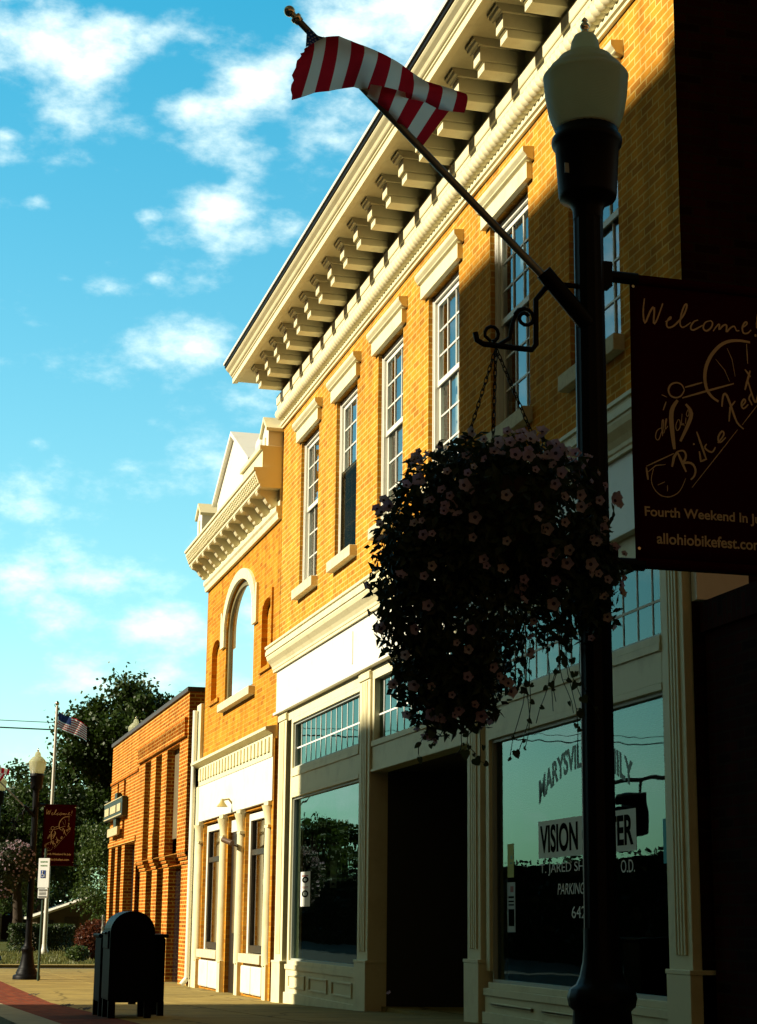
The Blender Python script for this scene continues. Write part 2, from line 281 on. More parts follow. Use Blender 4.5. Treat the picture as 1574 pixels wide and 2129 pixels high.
# ------------------------------------------------------------------ object helpers
WL = {}                                               # world origin of each object
def link(o, parent=None, origin=(0,0,0)):
    col.objects.link(o); origin = Vector(origin); WL[o] = origin
    if parent is not None:
        o.parent = parent; o.location = origin - WL[parent]
    else: o.location = origin
    return o
def thing(name, label, cat, origin=(0,0,0), group=None):
    o = bpy.data.objects.new(name, None); o.empty_display_size = .2; link(o, None, origin)
    o['label'] = label; o['category'] = cat
    if group: o['group'] = group
    return o
def tag(o, label, cat, group=None):
    o['label'] = label; o['category'] = cat
    if group: o['group'] = group
    return o
def copy_tree(o, parent=None, loc=None):
    c = o.copy(); col.objects.link(c)
    if parent is not None: c.parent = parent
    if loc is not None: c.location = loc
    WL[c] = (WL[parent] if parent else Vector()) + c.location
    for ch in list(o.children): copy_tree(ch, c)
    return c
class MB:
    def __init__(s): s.v = []; s.f = []; s.m = []; s.sm = []
    def add(s, vs, fs, m=0, smooth=False):
        b = len(s.v); s.v += [tuple(p) for p in vs]
        for f in fs: s.f.append(tuple(i+b for i in f)); s.m.append(m); s.sm.append(smooth)
        return s
    def box(s, x0, x1, y0, y1, z0, z1, m=0):
        v = [(x,y,z) for z in (z0,z1) for y in (y0,y1) for x in (x0,x1)]
        return s.add(v, [(0,2,3,1),(4,5,7,6),(0,1,5,4),(2,6,7,3),(0,4,6,2),(1,3,7,5)], m)
    def quad(s, a, b, c, d, m=0): return s.add([a,b,c,d], [(0,1,2,3)], m)
    def prism_y(s, prof, y0, y1, m=0, smooth=False):  # closed (x,z) profile swept along y
        n = len(prof); v = [(x,y0,z) for x,z in prof] + [(x,y1,z) for x,z in prof]
        f = [(i,(i+1)%n,n+(i+1)%n,n+i) for i in range(n)]
        s.add(v, f, m, smooth); s.add([(x,y0,z) for x,z in prof], [tuple(range(n))[::-1]], m); s.add([(x,y1,z) for x,z in prof], [tuple(range(n))], m); return s
    def prism_x(s, prof, x0, x1, m=0):                # closed (y,z) profile extruded along x
        n = len(prof); v = [(x0,y,z) for y,z in prof] + [(x1,y,z) for y,z in prof]
        s.add(v, [(i,(i+1)%n,n+(i+1)%n,n+i) for i in range(n)] + [tuple(range(n))[::-1], tuple(range(n,2*n))], m); return s
    def tube(s, pts, r, m=0, n=8, caps=True, smooth=True):
        pts = [Vector(p) for p in pts]; rings = []; k = len(pts)
        up = None
        for i, p in enumerate(pts):
            t = (pts[min(i+1,k-1)] - pts[max(i-1,0)]).normalized()
            if up is None:
                a = Vector((0,0,1)) if abs(t.z) < .9 else Vector((1,0,0)); up = (a - t*a.dot(t)).normalized()
            else: up = (up - t*up.dot(t)).normalized()
            sd_ = t.cross(up); ra = r[i] if isinstance(r, (list, tuple)) else r
            rings.append([p + ra*(math.cos(q)*up + math.sin(q)*sd_) for q in (2*math.pi*j/n for j in range(n))])
        v = [q for g in rings for q in g]
        f = [(i*n+j, i*n+(j+1)%n, (i+1)*n+(j+1)%n, (i+1)*n+j) for i in range(k-1) for j in range(n)]
        s.add(v, f, m, smooth)
        if caps: s.add(rings[0], [tuple(range(n))[::-1]], m); s.add(rings[-1], [tuple(range(n))], m)
        return s
    def lathe(s, prof, cx=0, cy=0, m=0, n=24, smooth=True, flute=0):
        v = []
        for r, z in prof:
            for j in range(n):
                a = 2*math.pi*j/n; k = r*(1 - (flute if j % 2 else 0)); v.append((cx+k*math.cos(a), cy+k*math.sin(a), z))
        f = [(i*n+j, i*n+(j+1)%n, (i+1)*n+(j+1)%n, (i+1)*n+j) for i in range(len(prof)-1) for j in range(n)]
        s.add(v, f, m, smooth); s.add(v[:n], [tuple(range(n))[::-1]], m); s.add(v[-n:], [tuple(range(n))], m); return s
    def build(s, name, mats, parent=None, origin=None, bevel=0):
        if not isinstance(mats, (list, tuple)): mats = [mats]
        if origin is None: origin = WL[parent] if parent is not None else Vector((0,0,0))
        origin = Vector(origin)
        me = bpy.data.meshes.new(name); me.from_pydata([Vector(p)-origin for p in s.v], [], s.f)
        for q in mats: me.materials.append(q)
        me.polygons.foreach_set('material_index', s.m); me.polygons.foreach_set('use_smooth', s.sm); me.update()
        o = bpy.data.objects.new(name, me); link(o, parent, origin)
        if bevel:
            b = o.modifiers.new('bevel', 'BEVEL'); b.width = bevel; b.segments = 2; b.limit_method = 'ANGLE'; b.angle_limit = R(40)
        return o
def struct(o): o['kind'] = 'structure'; return o

# a wall sheet on a plane x = X with openings; opening = (y0, y1, z0, z1, rise, depth, backed)
def facade(mb, X, y0, y1, z0, z1, ops, mi=0, mback=None):
    br = {y0, y1}
    for o in ops:
        br |= {o[0], o[1]}
        if o[4]:
            for k in range(1, 14): br.add(o[0] + (o[1]-o[0])*k/14)
    br = sorted(br)
    def top(o, y):
        if not o[4]: return o[3]
        t = (y - (o[0]+o[1])/2)/((o[1]-o[0])/2); return o[3] - o[4] + o[4]*math.sqrt(max(0, 1-t*t))
    for a, b in zip(br, br[1:]):
        c = (a+b)/2; here = sorted([o for o in ops if o[0] < c < o[1]], key=lambda o: o[2])
        lo = (z0, z0)
        for o in here:
            if o[2] - lo[0] > 1e-4: mb.quad((X,b,lo[1]), (X,a,lo[0]), (X,a,o[2]), (X,b,o[2]), mi)
            lo = (top(o,a), top(o,b)); d = o[5]
            mb.quad((X,a,lo[0]), (X+d,a,lo[0]), (X+d,b,lo[1]), (X,b,lo[1]), mi)
            mb.quad((X,a,o[2]), (X,b,o[2]), (X+d,b,o[2]), (X+d,a,o[2]), mi)
            if o[6]: mb.quad((X+d,b,o[2]), (X+d,a,o[2]), (X+d,a,lo[0]), (X+d,b,lo[1]), mi if mback is None else mback)
        if z1 - min(lo) > 1e-4: mb.quad((X,b,lo[1]), (X,a,lo[0]), (X,a,z1), (X,b,z1), mi)
    for o in ops:
        d = o[5]; zt = o[3] - o[4]
        mb.quad((X,o[0],o[2]), (X+d,o[0],o[2]), (X+d,o[0],zt), (X,o[0],zt), mi)
        mb.quad((X,o[1],o[2]), (X,o[1],zt), (X+d,o[1],zt), (X+d,o[1],o[2]), mi)
def text_mesh(txt, size, mname, m, parent, place, extrude=.0015, offset=0.0, sx=1.0, shear=0.0, align='LEFT', name='lettering'):
    cu = bpy.data.curves.new('t', 'FONT'); cu.body = txt; cu.size = size; cu.extrude = extrude; cu.offset = offset; cu.align_x = align; cu.shear = shear
    o = bpy.data.objects.new('t', cu); col.objects.link(o)
    dg = bpy.context.evaluated_depsgraph_get(); me = bpy.data.meshes.new_from_object(o.evaluated_get(dg))
    bpy.data.objects.remove(o)
    org = WL[parent]
    for v in me.vertices:
        v.co = Vector(place(v.co.x*sx, v.co.y, v.co.z)) - org
    me.materials.clear(); me.materials.append(m); me.name = name
    q = bpy.data.objects.new(name, me); link(q, parent, org); return q

# ------------------------------------------------------------------ ground
KN = [(-60,.28),(14,.283),(23.7,.05),(45,-.12),(56,-.20),(75,0.0),(110,.05),(700,.3)]
def g(y):
    for (a,za),(b,zb) in zip(KN, KN[1:]):
        if y <= b: return za + (zb-za)*(y-a)/(b-a)
    return KN[-1][1]
def strip(x0, x1, y0, y1, dz, thick=.0):
    mb = MB(); ys = [y0] + [k for k,_ in KN if y0 < k < y1] + [y1]
    for a, b in zip(ys, ys[1:]):
        mb.quad((x0,a,g(a)+dz), (x1,a,g(a)+dz), (x1,b,g(b)+dz), (x0,b,g(b)+dz))
        if thick:
            mb.quad((x0,b,g(b)+dz), (x0,b,g(b)+dz-thick), (x0,a,g(a)+dz-thick), (x0,a,g(a)+dz))
            mb.quad((x1,a,g(a)+dz), (x1,a,g(a)+dz-thick), (x1,b,g(b)+dz-thick), (x1,b,g(b)+dz))
    if thick:
        for y, s in ((y0,1),(y1,-1)):
            q = [(x0,y,g(y)+dz),(x0,y,g(y)+dz-thick),(x1,y,g(y)+dz-thick),(x1,y,g(y)+dz)]; mb.quad(*(q if s > 0 else q[::-1]))
    return mb
struct(strip(-300, 300, -60, 700, -.17).build('ground', GRASSG))
struct(strip(-17.5, -3.96, -60, 300, -.14).build('street', ASPH))
struct(strip(-3.95, 60, 46.6, 53.8, -.13).build('side_street', ASPH))
struct(strip(-22, -17.5, -60, 46, 0, .25).build('far_pavement', CONC))
struct(strip(-150, -17.55, 46.1, 190, -.15).build('added_asphalt', ASPH))  # unseen asphalt added so the shop windows mirror dark ground
# pavement in slabs with joints
mb = MB(); y = -12.0
while y < 46:
    y2 = min(y+1.52, 46.2); s_ = strip(-2.95, -1.49, y+.014, y2-.014, 0, .04); mb.add(s_.v, s_.f)
    s_ = strip(-1.465, .3, y+.014, y2-.014, 0, .04); mb.add(s_.v, s_.f); y += 1.52
struct(mb.build('pavement', CONC))
struct(strip(-3.6, .3, -12, 46.2, -.012, .2).build('pavement_bed', mat('joint_dirt', (.10,.085,.05), .95)))
struct(strip(-3.60, -2.956, -12, 46.2, 0, .02).build('brick_pavement', PAVER))
mb = strip(-3.96, -3.605, -12, 46.2, .004, .2); o = struct(mb.build('kerb', KERB)); bv = o.modifiers.new('bevel','BEVEL'); bv.width = .05; bv.segments = 3
struct(strip(-3.6, 14, 53.9, 55.4, -.05, .15).build('far_pavement_strip', CONC))

# ------------------------------------------------------------------ tall brick building
TB = thing('commercial_building', 'two storey yellow brick building with bracketed cream cornice and glass shopfronts', 'building', (0, 17.5, 0))
Y0, Y1, ZT = 10.77, 24.15, 8.02
WY = [22.44 - 2.012*k for k in range(6)]             # window centres, far to near
WW, WZ0, WZ1 = 1.05, 5.41, 7.47
mb = MB()
facade(mb, 0, Y0, Y1, 4.5, ZT+.7, [(c-WW/2, c+WW/2, WZ0, WZ1, 0, .16, False) for c in WY])
mb.quad((0,Y0,4.5), (0,Y0,0), (0,Y0,0), (0,Y0,4.5)) if False else None
mb.quad((0,Y1,-.5),(14,Y1,-.5),(14,Y1,8.7),(0,Y1,8.7)); 
mb.build('wall', B_MAIN, TB)
MB().box(.02, .3, 23.8, Y1, -.3, 3.84).build('brick_pier', brick_mat('shaded_pier_brick', (.26,.075,.02), (.20,.06,.018), (.14,.05,.02), (.34,.2,.06)), TB)  # brick colour darkened to stand for shade on this strip
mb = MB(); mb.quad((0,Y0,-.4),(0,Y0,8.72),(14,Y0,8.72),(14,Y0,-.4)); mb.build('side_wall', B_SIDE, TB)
mb = MB(); mb.box(.17, 14, Y0+.01, Y1-.01, 8.68, 8.74); mb.build('roof', ROOF, TB)
mb = MB(); mb.quad((14,Y0,-.4),(14,Y1,-.4),(14,Y1,8.7),(14,Y0,8.7)); mb.box(.4, 13.9, Y0+.05, Y1-.05, 4.55, 4.68)
mb.quad((4.2,Y0,4.7),(4.2,Y1,4.7),(4.2,Y1,8.6),(4.2,Y0,8.6)); mb.quad((3.6,Y0,-.3),(3.6,Y1,-.3),(3.6,Y1,4.5),(3.6,Y0,4.5)); 
for yq in (14.99, 23.10): mb.quad((.16,yq,-.3),(3.6,yq,-.3),(3.6,yq,4.5),(.16,yq,4.5))
mb.quad((.16,Y0+.05,.45),(3.6,Y0+.05,.45),(3.6,14.98,.45),(.16,14.98,.45)); mb.quad((.16,19.45,.45),(3.6,19.45,.45),(3.6,23.1,.45),(.16,23.1,.45))
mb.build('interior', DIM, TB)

def sash_window(dark_low=False):
    o = (0.0, 0.0, 0.0); h = WZ1-WZ0-.02; hw = WW/2
    f = MB()
    f.box(.055,.15,-hw+.001,-hw+.05,0,h); f.box(.055,.15,hw-.05,hw-.001,0,h); f.box(.055,.15,-hw+.05,hw-.05,h-.06,h); f.box(.055,.15,-hw+.05,hw-.05,0,.05)
    f.box(.045,.056,-hw+.001,-hw+.026,0,h); f.box(.045,.056,hw-.026,hw-.001,0,h)
    fr = f.build('window', WHITEP, None, o, .004)
    mid = h*.53
    s = MB(); a, b = -hw+.052, hw-.052
    for (z0, z1, xo) in ((mid-.02, h-.062, .085), (.052, mid+.03, .105)):
        s.box(xo,xo+.035,a,a+.045,z0,z1); s.box(xo,xo+.035,b-.045,b,z0,z1); s.box(xo-.002,xo+.037,a+.045,b-.045,z1-.05,z1); s.box(xo-.002,xo+.037,a+.045,b-.045,z0,z0+.055)
        for k in (1, 2):
            yk = a+.045 + (b-a-.09)*k/3; s.box(xo+.006,xo+.026,yk-.009,yk+.009,z0+.055,z1-.05)
            zk = z0+.055 + (z1-z0-.105)*k/3; s.box(xo+.008,xo+.024,a+.045,b-.045,zk-.009,zk+.009)
    s.build('sash', WHITEP, fr)
    p = MB(); p.quad((.103,b-.04,mid+.03),(.103,a+.04,mid+.03),(.103,a+.04,h-.1),(.103,b-.04,h-.1)); p.quad((.123,b-.04,.1),(.123,a+.04,.1),(.123,a+.04,mid-.01),(.123,b-.04,mid-.01))
    p.build('pane', GLASS, fr)
    c = MB(); n = 14                                   # pleated curtain behind the glass
    for k in range(n):
        ya, yb = a + (b-a)*k/n, a + (b-a)*(k+1)/n; xa, xb = .24 + (.03 if k % 2 else 0), .24 + (0 if k % 2 else .03)
        if abs(k - n/2) > 2.0: c.quad((xb,yb,.05),(xa,ya,.05),(xa,ya,h),(xb,yb,h))
    c.build('curtain', CURTAIN, fr)
    return fr
proto = sash_window()
for k, c in enumerate(WY):
    wn = proto if k == 0 else copy_tree(proto, TB)
    if k == 0: wn.parent = TB
    wn.location = Vector((0, c, WZ0+.005)) - WL[TB]; WL[wn] = Vector((0, c, WZ0+.005))
scr = MB().box(.062,.066, WY[1]-WW/2+.06, WY[1]+WW/2-.06, WZ0+.06, WZ0+1.12); scr.build('insect_screen', glass_mat('screen_mesh', (.35,.33,.26), 0, 1.02), TB)
sl = MB().box(-.09, .15, -WW/2-.06, WW/2+.06, -.13, 0).build('window_sill', STONE, None, (0,0,0), .006)
hp = [(0,0),(-.055,0),(-.055,.15),(-.062,.155),(-.062,.175),(-.075,.185),(-.075,.195),(-.10,.225),(-.105,.235),(-.105,.275),(0,.285)]
hd = MB(); hd.prism_y([(x,z) for x,z in hp[:4]]+[(0,.156)], -WW/2-.12, WW/2+.12); hd.prism_y([(0,.156)]+hp[4:], -WW/2-.17, WW/2+.17)
hd = hd.build('window_hood', CREAM, None, (0,0,0), .002)
for k, c in enumerate(WY):
    for pr, z in ((sl, WZ0), (hd, WZ1+.005)):
        q = pr if k == 0 else copy_tree(pr, TB)
        q.parent = TB; q.location = Vector((0, c, z)) - WL[TB]; WL[q] = Vector((0, c, z))

# cornice: architrave, rope moulding, frieze, brackets, soffit and crown
CE0, CE1 = 10.55, 24.72
mb = MB(); mb.prism_y([(0,7.98),(-.03,7.98),(-.03,8.01),(-.05,8.02),(-.05,8.05),(-.035,8.06),(-.035,8.09),(0,8.09)], 10.7, 24.22); mb.build('architrave', CREAM, TB)
mb = MB(); mb.prism_y([(0,8.27),(-.085,8.275),(-.09,8.285),(-.09,8.33),(-.10,8.335),(-.105,8.345),(-.105,8.46),(-.09,8.475),(0,8.49)], 10.7, 24.24); mb.prism_y([(0,8.49),(-.03,8.49),(-.03,8.79),(0,8.79)], 10.7, 24.2); mb.build('frieze', CREAM, TB)
mb = MB(); seg = 26; L_ = 24.2-10.7; n = int(L_/.0123)    # twisted rope torus
ys = [10.7 + L_*i/n for i in range(n+1)]; ring = 12; vs = []
for i, yy in enumerate(ys):
    for j in range(ring):
        a = 2*math.pi*j/ring; ph = abs(math.sin(math.pi*yy/.098 + a*.8)); r_ = .050 + .044*ph
        vs.append((-.045 + r_*math.cos(a), yy, 8.18 + r_*math.sin(a)))
fs = [(i*ring+j, (i+1)*ring+j, (i+1)*ring+(j+1)%ring, i*ring+(j+1)%ring) for i in range(n) for j in range(ring)]
mb.add(vs, fs, 0, True); mb.build('rope_moulding', CREAM, TB)
mb = MB()
mb.prism_y([(0,8.79),(-.62,8.79),(-.62,8.80),(.1,8.81),(.1,8.79)], CE0, CE1)
mb.build('soffit', CREAM, TB)
mb = MB()
mb.prism_y([(-.585,8.785),(-.66,8.775),(-.66,8.855),(-.675,8.865),(-.675,8.88),(-.69,8.89),(-.70,8.90),(-.715,8.93),(-.75,8.96),(-.765,8.98),(-.765,9.0),(-.60,9.0),(-.585,8.9)], CE0, CE1+.06)
mb.build('crown_moulding', CREAM, TB)
mb = MB(); mb.prism_y([(-.60,9.045),(-.80,9.045),(-.80,9.085),(.2,9.14),(.2,9.045)], CE0, CE1+.09); mb.build('gutter', mat('gutter_paint', (.72,.70,.60), .5), TB)
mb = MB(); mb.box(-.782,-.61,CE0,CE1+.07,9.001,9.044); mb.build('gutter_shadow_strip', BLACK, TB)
b = MB(); w_ = .09
b.prism_y([(0,.30),(-.50,.30),(-.50,.275),(-.485,.27),(-.475,.245),(-.45,.235),(-.445,.225),(0,.225)], -w_-.03, w_+.03)
b.box(-.43, 0, -w_, w_, .09, .225); b.box(-.405, 0, -w_+.006, w_-.006, .075, .09); b.box(-.39, 0, -w_, w_, .0, .075)
bk = b.build('bracket', CREAM, None, (0,0,0), .003)
by = 23.9; k = 0
while by > 10.8:
    q = bk if k == 0 else copy_tree(bk, TB)
    q.parent = TB; q.location = Vector((-.03, by, 8.488)) - WL[TB]; WL[q] = Vector((-.03, by, 8.488)); by -= .6245; k += 1

# shopfront
mb = MB(); mb.prism_y([(0,4.44),(-.09,4.44),(-.09,4.47),(-.10,4.48),(-.105,4.51),(-.13,4.55),(-.175,4.60),(-.19,4.64),(-.19,4.66),(-.205,4.665),(-.205,4.72),(-.195,4.73),(-.195,4.755),(-.215,4.76),(-.215,4.79),(0,4.84)], 10.6, 24.12); mb.build('shopfront_cornice', CREAM, TB)
mb = MB(); mb.box(-.06,.02,10.72,24.0,3.86,4.44); mb.box(-.072,-.058,19.72,19.76,3.98,4.36); mb.box(-.072,-.058,15.2,15.24,3.98,4.36); mb.box(-.10,-.0,10.70,24.02,3.835,3.87); mb.build('fascia_board', WHITEP, TB, bevel=.004)
mb = MB(); mb.box(.0,.38,10.68,10.765,3.2,4.44); mb.build('fascia_return', WHITEP, TB)
mb = MB(); mb.box(-.03,.25,10.78,23.8,3.70,3.84); mb.build('transom_head', CREAM, TB)
def pilaster(ya, yb, z0, nm='pilaster'):
    m_ = MB(); w2 = yb-ya
    m_.box(-.055,.2,ya,yb,z0,3.835); 
    for k in range(4):                                  # reeded face
        c = ya + w2*(.28+.145*k); m_.box(-.068,-.054,c-w2*.045,c+w2*.045,z0+.62,3.70)
    m_.box(-.072,-.05,ya-.01,yb+.01,3.72,3.80); m_.box(-.085,.19,ya-.02,yb+.02,z0-.06,z0+.50); m_.box(-.09,.19,ya-.03,yb+.03,z0+.5,z0+.53)
    return m_.build(nm, CREAM, TB, bevel=.004)
pilaster(23.32,23.79,g(23.5)); pilaster(18.95,19.40,g(19.2)); pilaster(15.10,15.47,g(15.3)); pilaster(10.79,11.12,g(11))
GX = .035
def display(ya, yb, zb):
    f = MB(); z0, z1 = .60, 2.66
    f.box(-.03,.12,ya-.09,ya,zb+.47,3.70); f.box(-.03,.12,yb,yb+.09,zb+.47,3.70)
    f.box(-.035,.12,ya,yb,z1,z1+.05); f.box(-.03,.11,ya,yb,z1+.05,2.97); f.box(-.045,.12,ya,yb,2.93,2.985); f.box(-.04,.12,ya,yb,2.985,3.04); f.box(-.03,.12,ya,yb,3.64,3.70)
    f.box(-.045,.13,ya,yb,z0-.05,z0); f.box(-.06,.12,ya-.09,yb+.09,z0-.11,z0-.05)
    fr = f.build('display_window', CREAM, TB, bevel=.004)
    a = MB(); 
    for (p, q) in ((z0, z1), (3.04, 3.64)):
        a.box(.0,.06,ya,ya+.025,p,q); a.box(.0,.06,yb-.025,yb,p,q); a.box(.0,.06,ya+.025,yb-.025,p,p+.025); a.box(.0,.06,ya+.025,yb-.025,q-.025,q)
    a.build('frame', mat('worn_frame', (.42,.44,.38), .5), fr)
    p = MB(); p.quad((GX,yb-.02,z0+.02),(GX,ya+.02,z0+.02),(GX,ya+.02,z1-.02),(GX,yb-.02,z1-.02)); p.build('pane', SHOPGLASS, fr)
    p = MB(); p.quad((GX,yb-.02,3.06),(GX,ya+.02,3.06),(GX,ya+.02,3.62),(GX,yb-.02,3.62)); p.build('transom_pane', SHOPGLASS, fr)
    n = int((yb-ya)/.255); gr = MB()
    for k in range(1, n): yk = ya + (yb-ya)*k/n; gr.box(GX-.005,GX-.002,yk-.008,yk+.008,3.066,3.614)
    gr.box(GX-.0055,GX-.0015,ya+.026,yb-.026,3.30,3.318); gr.build('grille', BLIND, fr)
    bk_ = MB(); bk_.box(-.045,.1,ya-.09,yb+.09,zb+.02,z0-.11); bk_.box(-.07,.1,ya-.09,yb+.09,zb-.05,zb+.13)
    n = 3; wd = (yb-ya)/n
    for k in range(n):
        c0, c1 = ya+wd*k+.12, ya+wd*(k+1)-.12; p0, p1 = zb+.19, z0-.17
        for q in ((c0,c1,p0,p0+.022),(c0,c1,p1-.022,p1),(c0,c0+.022,p0+.022,p1-.022),(c1-.022,c1,p0+.022,p1-.022)): bk_.box(-.062,-.044,*q)
    bk_.build('bulkhead', CREAM, fr, bevel=.003)
    return fr
DW_A = display(19.50, 23.02, g(21)-.04)
DW_B = display(11.21, 14.93, g(13)-.06)
# slatted blind behind the upper half of the near display window
mb = MB()
for k in range(24):
    z = 2.63 - k*.026; mb.quad((.13,14.9,z),(.13,11.22,z),(.155,11.22,z-.014),(.155,14.9,z-.014))
mb.build('blind', BLIND, DW_B)
# recessed entrance between the two display windows
e0, e1 = 15.48, 18.94
mb = MB(); mb.box(-.03,.15,e0,e1,2.70,2.96); mb.box(-.045,.14,e0,e1,2.96,3.02); mb.box(-.045,.14,e0,e1,2.685,2.715); mb.box(-.03,.12,e0,e0+.08,3.02,3.70); mb.box(-.03,.12,e1-.08,e1,3.02,3.70)
eb = mb.build('entrance_lintel', CREAM, TB, bevel=.004)
mb = MB(); mb.quad((GX,e1-.05,3.02),(GX,e0+.05,3.02),(GX,e0+.05,3.7),(GX,e1-.05,3.7)); mb.build('transom_pane', SHOPGLASS, eb)
mb = MB()
for k in range(1, 13): yk = e0 + (e1-e0)*k/13; mb.box(GX-.005,GX-.002,yk-.008,yk+.008,3.025,3.69)
mb.box(GX-.0055,GX-.0015,e0+.085,e1-.085,3.30,3.318); mb.build('grille', BLIND, eb)
mb = MB(); zb = g(17)-.1
mb.quad((.15,e1-.02,zb),(2.2,e1-.5,zb),(2.2,e1-.5,2.7),(.15,e1-.02,2.7)); mb.quad((.15,e0+.02,zb),(.15,e0+.02,2.7),(2.2,e0+.5,2.7),(2.2,e0+.5,zb))
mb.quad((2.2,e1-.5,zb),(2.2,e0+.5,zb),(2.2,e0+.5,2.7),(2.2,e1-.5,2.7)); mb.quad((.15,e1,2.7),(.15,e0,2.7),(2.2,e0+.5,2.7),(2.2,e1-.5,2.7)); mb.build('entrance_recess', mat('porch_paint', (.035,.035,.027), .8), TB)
mb = MB(); mb.box(2.12,2.19,16.5,17.5,zb,2.35); d_ = mb.build('door', DOORM, TB, bevel=.006); MB().box(2.10,2.12,16.66,17.34,.8,2.15).build('pane', BROWNGLASS, d_); MB().tube([(2.07,17.42,.95),(2.07,17.42,1.2)], .012).build('handle', CHROME, d_)
mb = MB(); mb.box(.1, 2.3, e0, e1, zb-.2, g(17)+.004); mb.build('entrance_floor', CONC, TB)

# lettering and papers on the near display window
def onglass(yc, zc, x=GX-.0012): return lambda a, b_, c: (x - c, yc - a, zc + b_)
def fit_text(txt, yl, yr, z0, z1, m, name='lettering', off=0, shear=0, parent=DW_B, x=GX-.0012):
    q = text_mesh(txt, 1.0, 'm', m, parent, onglass(0,0,x), .0004, off, 1, shear, 'LEFT', name)
    vs = [Vector(v.co)+WL[parent] for v in q.data.vertices]
    ya, yb, za, zb2 = max(v.y for v in vs), min(v.y for v in vs), min(v.z for v in vs), max(v.z for v in vs)
    for v in q.data.vertices:
        p = v.co + WL[parent]; p.y = yl + (p.y-ya)*(yr-yl)/(yb-ya); p.z = z0 + (p.z-za)*(z1-z0)/(zb2-za); p.x = x + (p.x-x)*1.0; v.co = p - WL[parent]
    return q
MB().box(GX-.0018,GX-.0006,11.86,13.86,1.605,1.90).build('sign_panel', mat('sign_film', (.88,.92,.82), .9, 0.0), DW_B)
fit_text('VISION CENTER', 13.82, 11.91, 1.645, 1.865, INK, off=.03, x=GX-.0026)
fit_text('T. JARED SHO', 13.83, 12.72, 1.465, 1.56, LETW); fit_text('O.D.', 12.15, 11.90, 1.455, 1.545, LETW)
fit_text('PARKING', 13.44, 12.86, 1.315, 1.40, LETW, shear=.2); fit_text('642-', 13.14, 12.78, 1.135, 1.225, LETW)
q = text_mesh('MARYSVILLE FAMILY', .21, 'm', SILVER, DW_B, onglass(0,0), .0004, .006, 1, 0, 'CENTER', 'lettering')
ys_ = [(v.co+WL[DW_B]).y for v in q.data.vertices]; zs_ = [(v.co+WL[DW_B]).z for v in q.data.vertices]; ym, yr_, zm_, zr_ = (min(ys_)+max(ys_))/2, (max(ys_)-min(ys_))/2, min(zs_), max(zs_)-min(zs_)
for v in q.data.vertices:                              # bend the line of letters into an arch
    p = v.co + WL[DW_B]; s = (p.y-ym)/yr_; v.co = Vector((p.x, 12.87 + .97*s, 2.035 + .23*(1-s*s) + .19*(p.z-zm_)/zr_)) - WL[DW_B]
def paper(name, label, m, ya, yb, z0, z1, extra=None, x=GX-.0012):
    t = thing(name, label, 'poster', (x, (ya+yb)/2, z0)); mb_ = MB(); mb_.box(x-.0008,x,ya,yb,z0,z1); mb_.build('sheet', m, t)
    if extra:
        for (m2, parts) in extra:
            e = MB()
            for (p, q_, r_, s_) in parts: e.box(x-.0018,x-.0010, ya+(yb-ya)*p, ya+(yb-ya)*q_, z0+(z1-z0)*r_, z0+(z1-z0)*s_)
            e.build('print', m2, t)
    return t
paper('poster', 'narrow yellow green paper taped inside the dark window beside the column', YEL, 14.47, 14.63, 1.47, 1.75, [(SIGNG, [(.2,.5,.55,.65),(.2,.6,.4,.45)])])
paper('poster', 'grey flyer with dark photographs below the yellow paper', PAPERG, 14.44, 14.64, 1.02, 1.43, [(INK, [(.12,.85,.12,.46)]), (RUST, [(.2,.6,.8,.92)]), (INK, [(.15,.85,.68,.72),(.15,.85,.60,.63),(.15,.85,.53,.56)])])
paper('poster', 'bright blue paper at the right edge of the vision shop window', CYAN, 11.235, 11.40, 1.50, 1.80, [(SIGNB, [(.3,.6,.55,.62)])])
paper('poster', 'small white notice low in the corner of the vision shop window', PAPER, 11.24, 11.30, .66, .74, [(INK, [(.1,.9,.2,.3),(.1,.9,.55,.65)])])
def ell(ya, yb, z0, z1, x, m_, parent, nm='print'):
    e = MB(); n = 18; e.add([(x,(ya+yb)/2+(yb-ya)/2*math.cos(2*math.pi*i/n),(z0+z1)/2+(z1-z0)/2*math.sin(2*math.pi*i/n)) for i in range(n)], [tuple(range(n))]); return e.build(nm, m_, parent)
t = paper('poster', 'white poster with two dark ovals in the far shop window', PAPER, 22.12, 22.66, 1.27, 1.70, [(RUST, [(.2,.85,.86,.9),(.2,.8,.55,.57),(.25,.75,.52,.535)])])
ell(22.2,22.58,1.56,1.64,GX-.0034,INK,t); ell(22.2,22.58,1.38,1.47,GX-.0034,INK,t); ell(22.3,22.48,1.58,1.62,GX-.0042,PAPERG,t); ell(22.28,22.5,1.40,1.45,GX-.0042,PAPERG,t)
paper('poster', 'pale tall price sheet hung inside the far shop window', PAPERG, 20.95, 21.28, 1.48, 1.80, [(INK, [(.3,.7,.1,.2)])], x=GX+.05)
t = thing('tower_ornament', 'white latticed tower ornament standing inside the far shop window', 'ornament', (.35, 19.9, .62)); mb = MB()
for sx in (-1,1):
    for sy in (-1,1): mb.tube([(.35+sx*.16,19.9+sy*.34,.62),(.35+sx*.07,19.9+sy*.14,1.05),(.35+sx*.015,19.9+sy*.03,1.42)], .014, n=6)
for z, s in ((.66,.95),(.80,.72),(.95,.5),(1.1,.34),(1.2,.24),(1.3,.16)): mb.box(.35-.16*s,.35+.16*s,19.9-.34*s,19.9+.34*s,z,z+.015)
mb.build('lattice', PAPERG, t); MB().lathe([(.004,1.42),(.02,1.45),(.02,1.48),(.004,1.5)], .35, 19.9, n=10).build('finial', CHROME, t)
